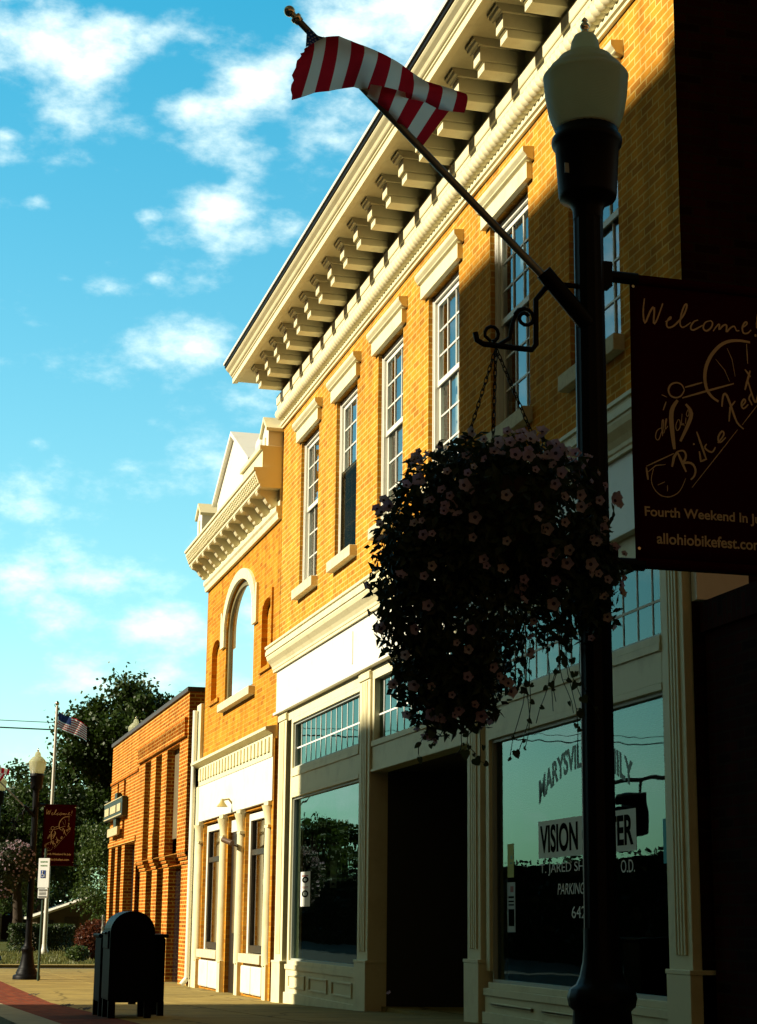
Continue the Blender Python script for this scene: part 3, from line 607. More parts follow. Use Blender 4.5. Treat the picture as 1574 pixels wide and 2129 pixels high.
t = thing('garment', 'red scarf hung inside the far shop window', 'scarf', (.3,19.75,1.6)); MB().tube([(.3,19.68,1.86),(.3,19.78,1.78),(.3,19.9,1.66),(.3,19.93,1.58)], [.02,.04,.05,.03], n=6).build('cloth', mat('scarf_red', (.5,.01,.008), .8), t)

# ------------------------------------------------------------------ neighbour on the near side
NB = thing('brick_shop', 'low dark red brick shop front joining the right side of the tall building', 'building', (.1, 6, 0))
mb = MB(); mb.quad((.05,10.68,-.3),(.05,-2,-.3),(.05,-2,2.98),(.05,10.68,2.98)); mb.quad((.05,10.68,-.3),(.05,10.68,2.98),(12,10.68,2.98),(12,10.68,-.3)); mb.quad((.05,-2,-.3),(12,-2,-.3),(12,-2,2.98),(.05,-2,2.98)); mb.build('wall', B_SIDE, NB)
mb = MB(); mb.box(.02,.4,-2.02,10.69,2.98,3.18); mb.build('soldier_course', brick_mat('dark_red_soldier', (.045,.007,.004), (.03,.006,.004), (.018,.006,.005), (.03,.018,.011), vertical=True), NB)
MB().box(.4,12,-2,10.68,3.0,3.05).build('roof', ROOF, NB)

# ------------------------------------------------------------------ gabled building
GB = thing('gabled_building', 'narrow orange brick building with arched window and white gabled parapet', 'building', (0, 27.2, 0))
A0, A1 = 24.17, 30.30; AC = 27.22
mb = MB()
ops = [(AC-1.17, AC+1.17, 4.49, 6.30, .62, .14, False), (24.72, 25.46, 4.68, 5.67, .18, .09, True), (28.93, 29.72, 4.68, 5.67, .18, .09, True)]
facade(mb, 0, A0, A1, 3.5, 7.3, ops)
fo = [(24.62,26.30,.62,2.66,0,.2,False), (26.60,27.72,-.2,2.66,0,.3,False), (28.05,29.98,.62,2.66,0,.2,False)]
facade(mb, 0, A0, A1, -.3, 2.8, fo)
mb.quad((0,A1,-.3),(12,A1,-.3),(12,A1,7.3),(0,A1,7.3)); mb.box(-.03,.05,A0,24.3,-.2,3.55)
mb.build('wall', B_TWO, GB)
MB().box(.03,12,A0+.01,A1-.02,7.26,7.32).build('roof', ROOF, GB)
mb = MB(); mb.quad((2.5,A0,-.3),(2.5,A1,-.3),(2.5,A1,7.2),(2.5,A0,7.2)); mb.box(.4,2.5,A0+.05,A1-.05,3.1,3.2); mb.build('interior', DARK, GB)
# arched window with its surround and sill
def arch(hw, zs, rise, n=20): return [(AC + hw*math.cos(math.pi*i/n), zs + rise*math.sin(math.pi*i/n)) for i in range(n+1)]
mb = MB(); inn = arch(1.18, 5.68, .63); ou = arch(1.40, 5.70, .77)
for i in range(len(inn)-1):
    a, b_, c, d_ = inn[i], inn[i+1], ou[i+1], ou[i]
    P = [(-.045,*a),(-.045,*b_),(-.045,*c),(-.045,*d_),(.02,*a),(.02,*b_),(.02,*c),(.02,*d_)]
    mb.add(P, [(0,1,2,3),(0,4,5,1),(3,2,6,7),(0,3,7,4),(1,5,6,2)])
for s in (-1, 1):
    a, b_ = sorted((AC+s*1.18, AC+s*1.40)); mb.box(-.045,.02,a,b_,5.42,5.699)
    a, b_ = sorted((AC+s*1.401, AC+s*1.50)); mb.box(-.045,.02,a,b_,5.42,6.02)
mb.build('arch_surround', CREAM, GB, bevel=.004)
mb = MB(); f1, f2 = arch(1.165, 5.67, .62), arch(1.07, 5.67, .54)
for i in range(len(f1)-1):
    P = [(.035,*f1[i]),(.035,*f1[i+1]),(.035,*f2[i+1]),(.035,*f2[i]),(.065,*f2[i]),(.065,*f2[i+1])]; mb.add(P, [(0,1,2,3),(3,2,5,4)])
for s in (-1, 1): a, b_ = sorted((AC+s*1.07, AC+s*1.168)); mb.box(.035,.07,a,b_,4.49,5.67)
mb.box(.035,.07,AC-1.07,AC+1.07,4.49,4.56); aw = mb.build('window', mat('ochre_frame', (.20,.16,.06), .5), GB)
mb = MB(); pts = [(.06,y,z) for y,z in f2] ; mb.add([(.06,AC+1.07,4.56)]+pts+[(.06,AC-1.07,4.56)], [tuple(range(len(pts)+2))]); mb.build('pane', glass_mat('arched_glass', (.4,.5,.48), .004, ior=1.9), aw)
MB().box(-.10,.035,AC-1.36,AC+1.28,4.36,4.485).build('window_sill', STONE, GB, bevel=.006)
mb = MB(); mb.box(-.035,0,28.88,29.78,4.60,4.66); mb.box(-.035,0,24.66,25.50,4.60,4.66); mb.box(-.03,0,24.62,24.70,4.7,5.75); mb.build('niche_trim', B_TWO, GB)
# cornice
mb = MB(); mb.prism_y([(0,6.66),(-.05,6.66),(-.06,6.70),(-.06,6.74),(-.085,6.77),(-.085,6.84),(0,6.86)], A0+.02, 30.33); mb.prism_y([(0,6.86),(-.03,6.86),(-.03,7.12),(0,7.12)], A0+.02, 30.3); mb.build('frieze', CREAM, GB)
mb = MB(); mb.prism_y([(0,7.10),(-.31,7.10),(-.33,7.115),(-.33,7.15),(-.35,7.16),(-.36,7.20),(-.40,7.30),(-.40,7.34),(-.425,7.345),(-.425,7.385),(0,7.42)], 24.18, 30.42); mb.build('crown_moulding', CREAM, GB)
dn = MB()
yy = 24.25
while yy < 30.36:
    for (xa, za) in ((-.352,7.178),(-.366,7.213),(-.380,7.248),(-.394,7.283)):
        dn.box(xa-.012, xa+.02, yy, yy+.055, za-.012, za+.012)
    yy += .11
dn.build('beaded_band', CREAM, GB)
b = MB(); prof = [(0,.235),(-.30,.235),(-.305,.20),(-.285,.17),(-.24,.155),(-.20,.13),(-.175,.09),(-.15,.055),(-.115,.035),(-.095,.0),(-.06,-.01),(-.03,.01),(0,.02)]
b.prism_y(prof, -.075, .075); bk2 = b.build('bracket', CREAM, None, (0,0,0), .004)
for k in range(11):
    q = bk2 if k == 0 else copy_tree(bk2, GB); p = Vector((-.03, 24.42+.575*k, 6.865)); q.parent = GB; q.location = p - WL[GB]; WL[q] = p
# parapet gable, corner piers, urn
mb = MB(); gy = 27.6
mb.prism_x([(gy-1.46,7.38),(gy-1.46,8.02),(gy,8.76),(gy+1.46,8.02),(gy+1.46,7.38)], -.10, .30); gp = mb.build('gable', WHITEP, GB, bevel=.004)
mb = MB()
for s in (-1, 1):
    v = [(gy+s*1.60,7.93),(gy+s*1.60,8.0),(gy,8.84),(gy,8.765)]; mb.prism_x(v if s < 0 else v[::-1], -.17, .36)
mb.build('gable_coping', WHITEP, gp)
mb = MB(); mb.box(-.30,.30,A0+.02,25.7,7.39,7.66); mb.box(-.34,.3,A0+.02,25.74,7.655,7.72); mb.build('parapet_block', CREAM, GB, bevel=.004); MB().box(-.30,.28,29.1,30.3,7.38,7.55).build('parapet_block', CREAM, GB, bevel=.004)
mb = MB(); mb.lathe([(.05,7.72),(.09,7.74),(.05,7.77),(.06,7.80),(.10,7.86),(.115,7.93),(.10,8.01),(.06,8.08),(.015,8.13)], -.12, 25.1, n=16); mb.build('urn', WHITEP, GB)
for (ya, yb) in ((A0+.03, 24.62), (29.9, 30.36)):
    mb = MB(); mb.prism_x([(ya,7.43),(ya,7.95),((ya+yb)/2,8.13),(yb,7.95),(yb,7.43)], -.22, .3); pn = mb.build('pinnacle', WHITEP, GB, bevel=.004)
    m2 = MB(); c = (ya+yb)/2
    m2.prism_x([(ya-.05,7.93),(ya-.05,7.98),(c,8.20),(c,8.135)], -.26,.34); m2.prism_x([(yb+.05,7.98),(yb+.05,7.93),(c,8.135),(c,8.20)], -.26,.34); m2.box(-.235,-.22,c-.05,c+.05,7.6,7.88); m2.build('cap', CREAM, pn)
# ground floor: fluted band, fascia, thin columns, windows, door
mb = MB(); mb.prism_y([(0,3.30),(-.06,3.30),(-.06,3.62),(-.10,3.64),(-.16,3.67),(-.16,3.71),(0,3.74)], 24.2, 30.62)
yy = 24.35
while yy < 30.3: mb.box(-.085,-.055,yy,yy+.15,3.38,3.58); yy += .26
mb.build('fluted_band', CREAM, GB)
MB().box(-.05,.03,24.2,30.5,2.70,3.30).build('fascia_board', WHITEP, GB, bevel=.004)
for c in (24.40, 26.45, 27.90, 30.14):
    z0 = g(c)-.05; mb = MB(); mb.box(-.07,.08,c-.115,c+.115,z0,z0+.52); mb.tube([(-.02,c,z0+.5),(-.02,c,2.34)], [.085,.075], n=14); mb.box(-.08,.08,c-.12,c+.12,2.34,2.38)
    mb.lathe([(.075,2.38),(.08,2.45),(.10,2.55),(.13,2.64)], -.02, c, n=14); mb.box(-.09,.05,c-.15,c+.15,2.64,2.70); mb.build('column', CREAM, GB, bevel=.003)
for (ya, yb) in ((24.62,26.30),(28.05,29.98)):
    mb = MB(); x = .055
    mb.box(x,x+.08,ya+.0,ya+.11,.62,2.62); mb.box(x,x+.08,yb-.11,yb,.62,2.62); mb.box(x,x+.08,ya+.11,yb-.11,2.52,2.62); wf = mb.build('window', WHITEP, GB, bevel=.004)
    mb = MB(); mb.box(x+.02,x+.07,ya+.11,ya+.16,.64,2.52); mb.box(x+.02,x+.07,yb-.16,yb-.11,.64,2.52); mb.box(x+.01,x+.08,ya+.16,yb-.16,2.02,2.10); mb.box(x+.01,x+.08,ya+.16,yb-.16,.64,.74); mb.build('sash', BRONZE, wf)
    mb = MB(); mb.quad((x+.05,yb-.14,.7),(x+.05,ya+.14,.7),(x+.05,ya+.14,2.5),(x+.05,yb-.14,2.5)); mb.build('pane', BROWNGLASS, wf)
    MB().box(-.08,.10,ya+.06,yb-.06,.50,.625).build('window_sill', STONE, GB, bevel=.005)
    n = 2; wd = (yb-ya-.16)/n
    for k in range(n): MB().box(-.045,.03,ya+.08+wd*k+.03,ya+.08+wd*(k+1)-.03,g(ya)+.03,.46).build('bulkhead_panel', WHITEP, GB, bevel=.02)
mb = MB(); mb.box(.06,.12,26.61,27.70,g(27)-.1,2.42); dr = mb.build('door', DOORM, GB, bevel=.006); MB().box(.045,.06,26.80,27.44,.9,2.2).build('pane', BROWNGLASS, dr)
MB().lathe([(.008,.9),(.03,.92),(.03,.96),(.008,.98)], .02, 26.70, n=10).build('handle', CHROME, dr)
MB().box(.05,.12,26.61,27.71,2.42,2.6).build('door_head', WHITEP, GB)
mb = MB(); mb.tube([(-.02,27.2,2.80),(-.10,27.2,2.90),(-.2,27.2,2.88)], .015); mb.lathe([(.02,2.90),(.04,2.84),(.09,2.78)], -.2, 27.2, n=12); mb.build('door_lamp', mat('brass_shade', (.5,.38,.12), .4), GB)
mb = MB(); mb.tube([(-.08,26.42,2.15),(-.16,26.42,2.18),(-.22,26.5,2.24)], .012); mb.tube([(-.18,26.38,2.2),(-.28,26.6,2.26)], .04, n=10); mb.build('security_camera', mat('camera_brown', (.10,.05,.02), .5), GB)
mb = MB(); mb.box(-.06,.1,30.32,30.72,-.2,4.72); mb.build('corner_strip', CREAM, GB, bevel=.004)
mb = MB(); mb.tube([(-.11,30.58,.12),(-.11,30.58,4.62)], .045, n=10); mb.tube([(-.11,30.58,.14),(-.2,30.58,.03)], .045, n=10); mb.build('downspout', WHITEP, GB)

# ------------------------------------------------------------------ single storey brick building
SB = thing('single_storey_building', 'single storey deep orange brick building with tall recessed bays between piers', 'building', (0, 37, 0))
S0, S1 = 31.35, 42.65
mb = MB(); XU = -.10
bays = [(32.30,33.82,2.25,4.22), (34.50,35.33,2.25,4.22), (36.02,36.88,2.25,4.22)]
facade(mb, XU, S0, 37.8, 2.24, 5.05, [(a,b_,c,d_,0,.16,False) for a,b_,c,d_ in bays])
facade(mb, 0, S0, 37.8, -.4, 2.06, [(a,b_,-.35,2.05,0,.16,False) for a,b_,c,d_ in bays])
for (a, b_) in ((S0,32.30),(33.82,34.50),(35.33,36.02),(36.88,37.8)):
    for k, (z0, z1) in enumerate(((2.05,2.12),(2.12,2.18),(2.18,2.25))): mb.box(-.025-.03*k,.3,a,b_,z0,z1)
facade(mb, XU, 37.8, S1, -.4, 5.05, [(38.05,39.75,-.3,2.68,0,.2,False),(40.25,41.0,-.3,2.68,0,.2,False),(41.4,42.2,-.3,2.68,0,.2,False),(39.95,40.35,2.82,4.12,0,.10,True),(41.2,41.5,2.82,4.12,0,.10,True)])
mb.quad((XU,S0,2.2),(XU,S0,5.05),(12,S0,5.05),(12,S0,2.2)); mb.quad((0,S0,-.4),(0,S0,2.2),(12,S0,2.2),(12,S0,-.4)); mb.quad((XU,S1,-.4),(12,S1,-.4),(12,S1,5.05),(XU,S1,5.05)); mb.quad((12,S0,-.4),(12,S0,5),(12,S1,5),(12,S1,-.4))
mb.box(-.16,-.09,S0+.08,37.78,4.27,4.34); mb.box(-.13,-.09,37.85,S1,4.14,4.2); mb.box(-.13,-.09,37.9,S1,2.70,2.80)
mb.build('wall', B_THREE, SB)
mb = MB(); yy = S0+.12
while yy < 37.7: mb.box(-.16,-.098,yy,yy+.075,4.342,4.54); yy += .15
mb.box(-.165,-.098,S0+.08,37.78,4.54,4.60); mb.build('dentil_course', B_THREE, SB)
mb = MB(); mb.box(-.14,.3,S0-.03,S1+.03,5.05,5.13); mb.build('parapet_cap', mat('lead_cap', (.06,.05,.045), .6), SB)
MB().box(.3,12,S0,S1,4.6,4.66).build('roof', ROOF, SB)
for a, b_, c, d_ in bays:
    mb = MB(); mb.quad((.05,b_,2.56),(.05,a,2.56),(.05,a,d_+.02),(.05,b_,d_+.02)); pn = mb.build('bay_panel', TAN, SB)
    mb = MB(); mb.quad((.14,b_,-.3),(.14,a,-.3),(.14,a,2.58),(.14,b_,2.58)); mb.build('bay_glass', mat('black_glass', (.01,.01,.012), .08, .5), SB)
mb = MB(); BGL = mat('black_glass_low', (.012,.011,.012), .1, .5); mb.quad((.08,39.8,-.3),(.08,38.0,-.3),(.08,38.0,2.7),(.08,39.8,2.7)); mb.build('window', BGL, SB); mb = MB(); mb.quad((.08,42.3,-.3),(.08,40.2,-.3),(.08,40.2,2.7),(.08,42.3,2.7)); mb.build('window', BGL, SB)
ts = thing('wall_sign', 'dark green board with cream plaques hung on the orange brick wall', 'sign', (-.3, 41.1, 3.3))
mb = MB(); mb.box(-.24,-.12,39.4,42.75,3.30,3.72); mb.box(-.22,-.12,40.55,40.95,3.72,3.86); mb.box(-.20,-.12,40.75,41.2,3.02,3.30); mb.build('board', GREENSIGN, ts, bevel=.01)
mb = MB(); mb.box(-.25,-.235,39.44,42.7,3.32,3.345); mb.box(-.25,-.235,39.44,42.7,3.69,3.71); mb.build('border', PLAQUE, ts)
for (a, b_, z1) in ((39.6,40.25,3.58),(40.45,41.5,3.58),(41.75,42.55,3.58)): MB().box(-.253,-.238,a,b_,3.41,z1).build('plaque', PLAQUE, ts)
MB().box(-.23,-.17,40.2,42.05,2.92,3.10).build('lower_plaque', PLAQUE, ts)

# ------------------------------------------------------------------ street lamps with banner, flag and flower basket
def make_lamp(name, label, x, y, group, s=1.0, arms=True, lift=0):
    z0 = g(y)+lift; t = thing(name, label, 'street lamp', (x, y, z0), group)
    if lift: MB().box(x-.35,x+.35,y-.35,y+.35,g(y)-.2,z0).build('plinth', KERB, t, bevel=.02)
    def P(pr): return [(r*s, z0+z*s) for r, z in pr]
    MB().lathe(P([(.26,-.02),(.26,.06),(.245,.085),(.20,.10),(.205,.14),(.185,.155),(.19,.175),(.165,.20),(.142,.26),(.122,.36),(.108,.45),(.102,.515),(.118,.53),(.124,.56),(.116,.59),(.092,.605),(.080,.63),(.068,.68),(.063,.73),(.062,.80)]), x, y, n=32, flute=.05).build('base', BLACK, t)
    MB().lathe(P([(.061,.785),(.058,3.50)]), x, y, n=24, flute=.05, smooth=False).build('shaft', BLACK, t)
    MB().lathe(P([(.058,3.5),(.06,3.54),(.075,3.57),(.11,3.585),(.114,3.60),(.126,3.80),(.137,3.81),(.140,3.825),(.137,3.84),(.126,3.85),(.122,3.88)]), x, y, n=28).build('housing', BLACK, t)
    gp_ = [(.118,3.86),(.128,3.885),(.150,3.95),(.162,4.02),(.167,4.075),(.168,4.095)]
    MB().lathe(P(gp_), x, y, n=36).build('globe', GLOBE, t)
    MB().lathe(P([(.168,4.096),(.170,4.104),(.162,4.116),(.146,4.13),(.143,4.142),(.120,4.165),(.112,4.172),(.108,4.183),(.080,4.20),(.062,4.208),(.060,4.222),(.054,4.26),(.042,4.285),(.022,4.297)]), x, y, n=36).build('globe_lid', GLOBE, t)
    MB().lathe(P([(.016,4.296),(.020,4.30),(.012,4.308),(.017,4.318),(.021,4.328),(.016,4.338),(.008,4.346),(.014,4.352),(.010,4.36),(.003,4.368)]), x, y, n=14).build('finial', CHROME, t)
    if arms:
        mb_ = MB()
        for z in (3.275, 2.135):
            mb_ = MB(); mb_.tube([(x+.03,y,z0+z),(x+.20,y,z0+z)], .024, n=10); mb_.tube([(x+.16,y,z0+z),(x+.84,y,z0+z)], .015, n=10); mb_.box(x+.05,x+.085,y-.03,y+.03,z0+z-.05,z0+z+.05); mb_.build('banner_arm', BLACK, t)
        mb_ = MB(); zb_ = z0
        # scrolled hook arm for the flower basket
        mb_.tube([(x-.05,y,zb_+3.22),(x-.12,y,zb_+3.22),(x-.19,y-.02,zb_+3.19),(x-.228,y-.02,zb_+3.14),(x-.230,y-.02,zb_+2.96),(x-.245,y-.02,zb_+2.938),(x-.30,y-.02,zb_+2.938),(x-.44,y-.02,zb_+2.942),(x-.465,y-.02,zb_+2.955),(x-.472,y-.02,zb_+2.985)], .011, n=8)
        sc_ = [(x-.41+.0,y-.02,zb_+2.955)]
        for k in range(10): a = R(200-36*k*.9); sc_.append((x-.405+.03*math.cos(a)*(1-.03*k), y-.02, zb_+2.985+.03*math.sin(a)))
        mb_.tube(sc_, .007, n=6)
        sp_ = [(x-.385,y-.02,zb_+2.94),(x-.335,y-.02,zb_+2.975),(x-.325,y-.02,zb_+3.03),(x-.31,y-.02,zb_+3.07)]
        for k in range(16): a = R(165-33*k); rr_ = .042*(1-k*.042); sp_.append((x-.272+rr_*math.cos(a), y-.02, zb_+3.062+rr_*math.sin(a)))
        mb_.tube(sp_, .008, n=6); mb_.build('scroll_bracket', BLACK, t)
        mb_ = MB(); a, b_ = Vector((x-.02,y-.03,zb_+3.055)), Vector((x-.205,y-.045,zb_+3.245)); mb_.tube([a, a.lerp(b_,.05), b_], [.03,.034,.032], n=12); mb_.build('flag_holder', BLACK, t)
        MB().box(x-.118,x-.10,y-.062,y-.058,z0+3.66,z0+3.70).build('maker_plate', PAPERG, t)
    return t
LG = 'acorn street lamps along the pavement'
LX, LY = -2.58, 6.1
lamp = make_lamp('street_lamp', 'black acorn street lamp nearest the camera, cut off by the photo bottom', LX, LY, LG)
lamp2 = copy_tree(lamp); lamp2.location = (-2.40, 35.4, g(35.4)); lamp2['label'] = 'distant acorn street lamp standing on the sunlit pavement behind the parking sign'; lamp2.name = 'street_lamp'
make_lamp('street_lamp', 'farther acorn street lamp cut by the left photo edge', -1.85, 58, LG, 1.335, False)
make_lamp('street_lamp', 'acorn street lamp whose globe peeks over the single storey roof', 1.61, 52, LG, 1.30, False, 1.36)
# banner
STROKES = [(0.0084,[(0.06,-0.074),(0.052,-0.124),(0.057,-0.192),(0.081,-0.125),(0.105,-0.092),(0.093,-0.186),(0.112,-0.158),(0.137,-0.086)]),(0.0076,[(0.146,-0.161),(0.174,-0.145),(0.17,-0.134),(0.151,-0.159),(0.152,-0.185),(0.175,-0.181),(0.199,-0.158),(0.228,-0.124),(0.243,-0.078),(0.231,-0.079),(0.214,-0.121),(0.206,-0.166),(0.217,-0.181),(0.24,-0.165),(0.254,-0.153)]),(0.0076,[(0.285,-0.141),(0.266,-0.147),(0.249,-0.176),(0.26,-0.188),(0.286,-0.172),(0.303,-0.161)]),(0.0076,[(0.334,-0.14),(0.312,-0.147),(0.302,-0.175),(0.318,-0.187),(0.342,-0.166),(0.347,-0.144),(0.334,-0.138)]),(0.0076,[(0.346,-0.182),(0.361,-0.16),(0.378,-0.143),(0.367,-0.182),(0.389,-0.153),(0.408,-0.147),(0.399,-0.188),(0.416,-0.164),(0.44,-0.148),(0.444,-0.174),(0.458,-0.169)]),(0.0076,[(0.468,-0.159),(0.497,-0.138),(0.49,-0.125),(0.471,-0.149),(0.472,-0.181),(0.495,-0.178),(0.51,-0.161)]),(0.0084,[(0.542,-0.093),(0.534,-0.152)]),(0.0101,[(0.529,-0.177),(0.528,-0.188)]),(0.0143,[(0.503,-0.214),(0.457,-0.21),(0.41,-0.217),(0.372,-0.237),(0.333,-0.281),(0.309,-0.33),(0.301,-0.379),(0.308,-0.427),(0.329,-0.456),(0.356,-0.471)]),(0.0029,[(0.402,-0.248),(0.421,-0.293),(0.431,-0.363)]),(0.0029,[(0.351,-0.297),(0.387,-0.34),(0.406,-0.385)]),(0.005,[(0.487,-0.222),(0.488,-0.304)]),(0.0076,[(0.221,-0.422),(0.292,-0.398)]),(0.0084,[(0.208,-0.466),(0.424,-0.392)]),(0.0076,[(0.218,-0.433),(0.209,-0.41),(0.185,-0.403),(0.16,-0.415),(0.151,-0.439),(0.159,-0.461),(0.183,-0.469),(0.207,-0.457),(0.218,-0.433)]),(0.0038,[(0.124,-0.458),(0.147,-0.467)]),(0.0059,[(0.142,-0.485),(0.129,-0.521)]),(0.0184,[(0.189,-0.476),(0.159,-0.518),(0.162,-0.6),(0.169,-0.675)]),(0.0148,[(0.221,-0.49),(0.25,-0.523),(0.223,-0.583),(0.194,-0.642)]),(0.0086,[(0.053,-0.754),(0.058,-0.803)]),(0.0055,[(0.053,-0.75),(0.166,-0.692)]),(0.0043,[(0.059,-0.772),(0.092,-0.744),(0.131,-0.738)]),(0.0043,[(0.082,-0.758),(0.068,-0.802),(0.08,-0.839),(0.108,-0.865),(0.147,-0.868),(0.187,-0.843),(0.21,-0.789)]),(0.0037,[(0.096,-0.822),(0.126,-0.807)]),(0.0037,[(0.136,-0.819),(0.135,-0.844)]),(0.0043,[(0.122,-0.591),(0.099,-0.602),(0.092,-0.638),(0.108,-0.646),(0.122,-0.597),(0.123,-0.626)]),(0.0043,[(0.123,-0.626),(0.131,-0.555),(0.123,-0.559),(0.12,-0.613),(0.13,-0.612)]),(0.0043,[(0.13,-0.612),(0.145,-0.551),(0.137,-0.555),(0.133,-0.603),(0.146,-0.583)]),(0.0043,[(0.188,-0.554),(0.176,-0.58),(0.181,-0.605),(0.197,-0.585),(0.196,-0.556),(0.188,-0.554)]),(0.0037,[(0.205,-0.53),(0.199,-0.585),(0.208,-0.565),(0.212,-0.58)]),(0.0037,[(0.22,-0.545),(0.217,-0.57)]),(0.0037,[(0.229,-0.512),(0.22,-0.532),(0.228,-0.544),(0.235,-0.524),(0.229,-0.512)]),(0.0111,[(0.157,-0.746),(0.166,-0.707),(0.18,-0.684)]),(0.0111,[(0.18,-0.684),(0.213,-0.763)]),(0.0098,[(0.18,-0.684),(0.206,-0.675),(0.217,-0.697),(0.208,-0.72),(0.194,-0.73),(0.237,-0.722),(0.254,-0.751),(0.245,-0.78),(0.23,-0.793)]),(0.0086,[(0.269,-0.677),(0.274,-0.718),(0.296,-0.707)]),(0.0086,[(0.245,-0.647),(0.25,-0.653)]),(0.0092,[(0.261,-0.599),(0.297,-0.71)]),(0.008,[(0.3,-0.646),(0.287,-0.663),(0.322,-0.684),(0.336,-0.656)]),(0.008,[(0.346,-0.639),(0.378,-0.602),(0.367,-0.584),(0.345,-0.617),(0.353,-0.643),(0.381,-0.614)]),(0.0098,[(0.369,-0.491),(0.375,-0.442),(0.389,-0.431),(0.412,-0.497),(0.43,-0.553),(0.46,-0.573)]),(0.008,[(0.397,-0.549),(0.404,-0.491),(0.427,-0.463)]),(0.008,[(0.453,-0.483),(0.476,-0.459),(0.466,-0.447),(0.45,-0.474),(0.46,-0.496),(0.484,-0.471)]),(0.008,[(0.498,-0.425),(0.485,-0.448),(0.496,-0.46),(0.501,-0.473)]),(0.0098,[(0.498,-0.331),(0.471,-0.414)]),(0.0086,[(0.475,-0.329),(0.499,-0.357)]),(0.0086,[(0.484,-0.368),(0.506,-0.443),(0.518,-0.468),(0.531,-0.415)]),(0.0037,[(0.234,-0.824),(0.433,-0.578)]),(0.0037,[(0.454,-0.557),(0.529,-0.464)])]
BX, BZ = -2.411, 3.555
def make_banner(label):
    t = thing('banner', label, 'banner', (LX+.17, LY, BZ), 'bike fest banners on the lamps')
    mb_ = MB(); n, k = 12, 20; vs = []
    for j in range(k+1):
        for i in range(n+1):
            u, v = i/n, j/k; vs.append((BX+.0+.615*u, LY + .010*math.sin(6*u+2*v)*math.sin(math.pi*v) , BZ-.0-1.115*v))
    mb_.add(vs, [(j*(n+1)+i, (j+1)*(n+1)+i, (j+1)*(n+1)+i+1, j*(n+1)+i+1) for j in range(k) for i in range(n)], 0, True)
    o_ = mb_.build('cloth', MAROON, t); sm = o_.modifiers.new('thickness', 'SOLIDIFY'); sm.thickness = .003
    for z in (BZ, BZ-1.13): MB().tube([(BX,LY,z),(BX+.615,LY,z)], .021, n=10).build('sleeve', MAROON, t)   # round each arm
    def yb(u, v): return LY - .0045 + .010*math.sin(6*u/.615+2*v/1.115)*math.sin(math.pi*v/1.115)
    mb_ = MB()
    for wd, pts in STROKES:
        P_ = []
        for (a, b_), (c, d_) in zip(pts, pts[1:]):
            for q in range(3): P_.append(Vector((a+(c-a)*q/3, b_+(d_-b_)*q/3)))
        P_.append(Vector(pts[-1]))
        if len(pts) > 3:                               # smooth the hand lettering
            for _ in range(2): P_ = [P_[0]] + [(P_[i-1]+P_[i]*2+P_[i+1])/4 for i in range(1,len(P_)-1)] + [P_[-1]]
        lf, rt = [], []
        for i, p in enumerate(P_):
            tv = (P_[min(i+1,len(P_)-1)]-P_[max(i-1,0)]); nrm = Vector((-tv.y, tv.x)); nrm = nrm.normalized() if nrm.length > 0 else Vector((1,0))
            tt = i/(len(P_)-1); h = wd/2*(.62+.38*math.sin(math.pi*min(1,max(0,tt))))
            lf.append(p+nrm*h); rt.append(p-nrm*h)
        for i in range(len(P_)-1):
            mb_.add([(BX+q.x, yb(q.x,-q.y), BZ+q.y) for q in (lf[i],rt[i],rt[i+1],lf[i+1])], [(0,1,2,3),])
    mb_.build('hand_lettering', BTXT, t)
    for txt, u0, u1, z0_, z1_ in (('Fourth Weekend In July', .040, .560, -.958, -.908), ('allohiobikefest.com', .085, .527, -1.052, -1.008)):
        q_ = text_mesh(txt, 1.0, 'm', BTXT, t, lambda a, b_, c: (a, 0, b_), 0, .022, 1, 0, 'LEFT', 'lettering')
        xs = [v.co.x+WL[t].x for v in q_.data.vertices]; zs = [v.co.z+WL[t].z for v in q_.data.vertices]; xa, xb, za, zb_ = min(xs), max(xs), min(zs), max(zs)
        for v in q_.data.vertices:
            p = v.co + WL[t]; uu_ = u0+(p.x-xa)*(u1-u0)/(xb-xa); vv_ = z0_+(p.z-za)*(z1_-z0_)/(zb_-za); v.co = Vector((BX+uu_, yb(uu_,-vv_), BZ+vv_)) - WL[t]
    mb_ = MB()
    for (du, dv) in ((.012,-.03),(.012,-1.075),(.603,-.03),(.603,-1.075)):
        n_ = 12; mb_.add([(BX+du+.006*math.cos(2*math.pi*i/n_), LY-.006, BZ+dv+.006*math.sin(2*math.pi*i/n_)) for i in range(n_)], [tuple(range(n_))])
    mb_.build('grommet', CHROME, t)
    return t
ban = make_banner('large near maroon banner reading Welcome, hung on the black lamp at right')
ban2 = copy_tree(ban); ban2['label'] = 'small distant maroon banner on the sunlit lamp above the parking sign'
dl = lamp2.location - lamp.location; ban2.location = ban.location + dl
# flag on its pole
FT = [(-3.747,4.298),(-3.719,4.310),(-3.676,4.336),(-3.625,4.351),(-3.576,4.342),(-3.527,4.327),(-3.474,4.307),(-3.419,4.290),(-3.367,4.281),(-3.317,4.269),(-3.262,4.249),(-3.209,4.235),(-3.150,4.218),(-3.104,4.208)]
FB = [(-3.801,4.067),(-3.761,4.089),(-3.711,4.114),(-3.656,4.128),(-3.604,4.153),(-3.549,4.180),(-3.494,4.182),(-3.436,4.165),(-3.384,4.160),(-3.329,4.150),(-3.274,4.144),(-3.222,4.123),(-3.169,4.114),(-3.129,4.103)]
FF = [(-3.488,4.190),(-3.447,4.182),(-3.388,4.175),(-3.331,4.170),(-3.271,4.158),(-3.221,4.143),(-3.177,4.124)]
FP = [(-3.496,4.154),(-3.457,4.127),(-3.413,4.095),(-3.378,4.065),(-3.338,4.033),(-3.304,3.997),(-3.271,3.983)]
FC = [(-3.736,4.392),(-3.690,4.375),(-3.633,4.358)]
FY = 6.05
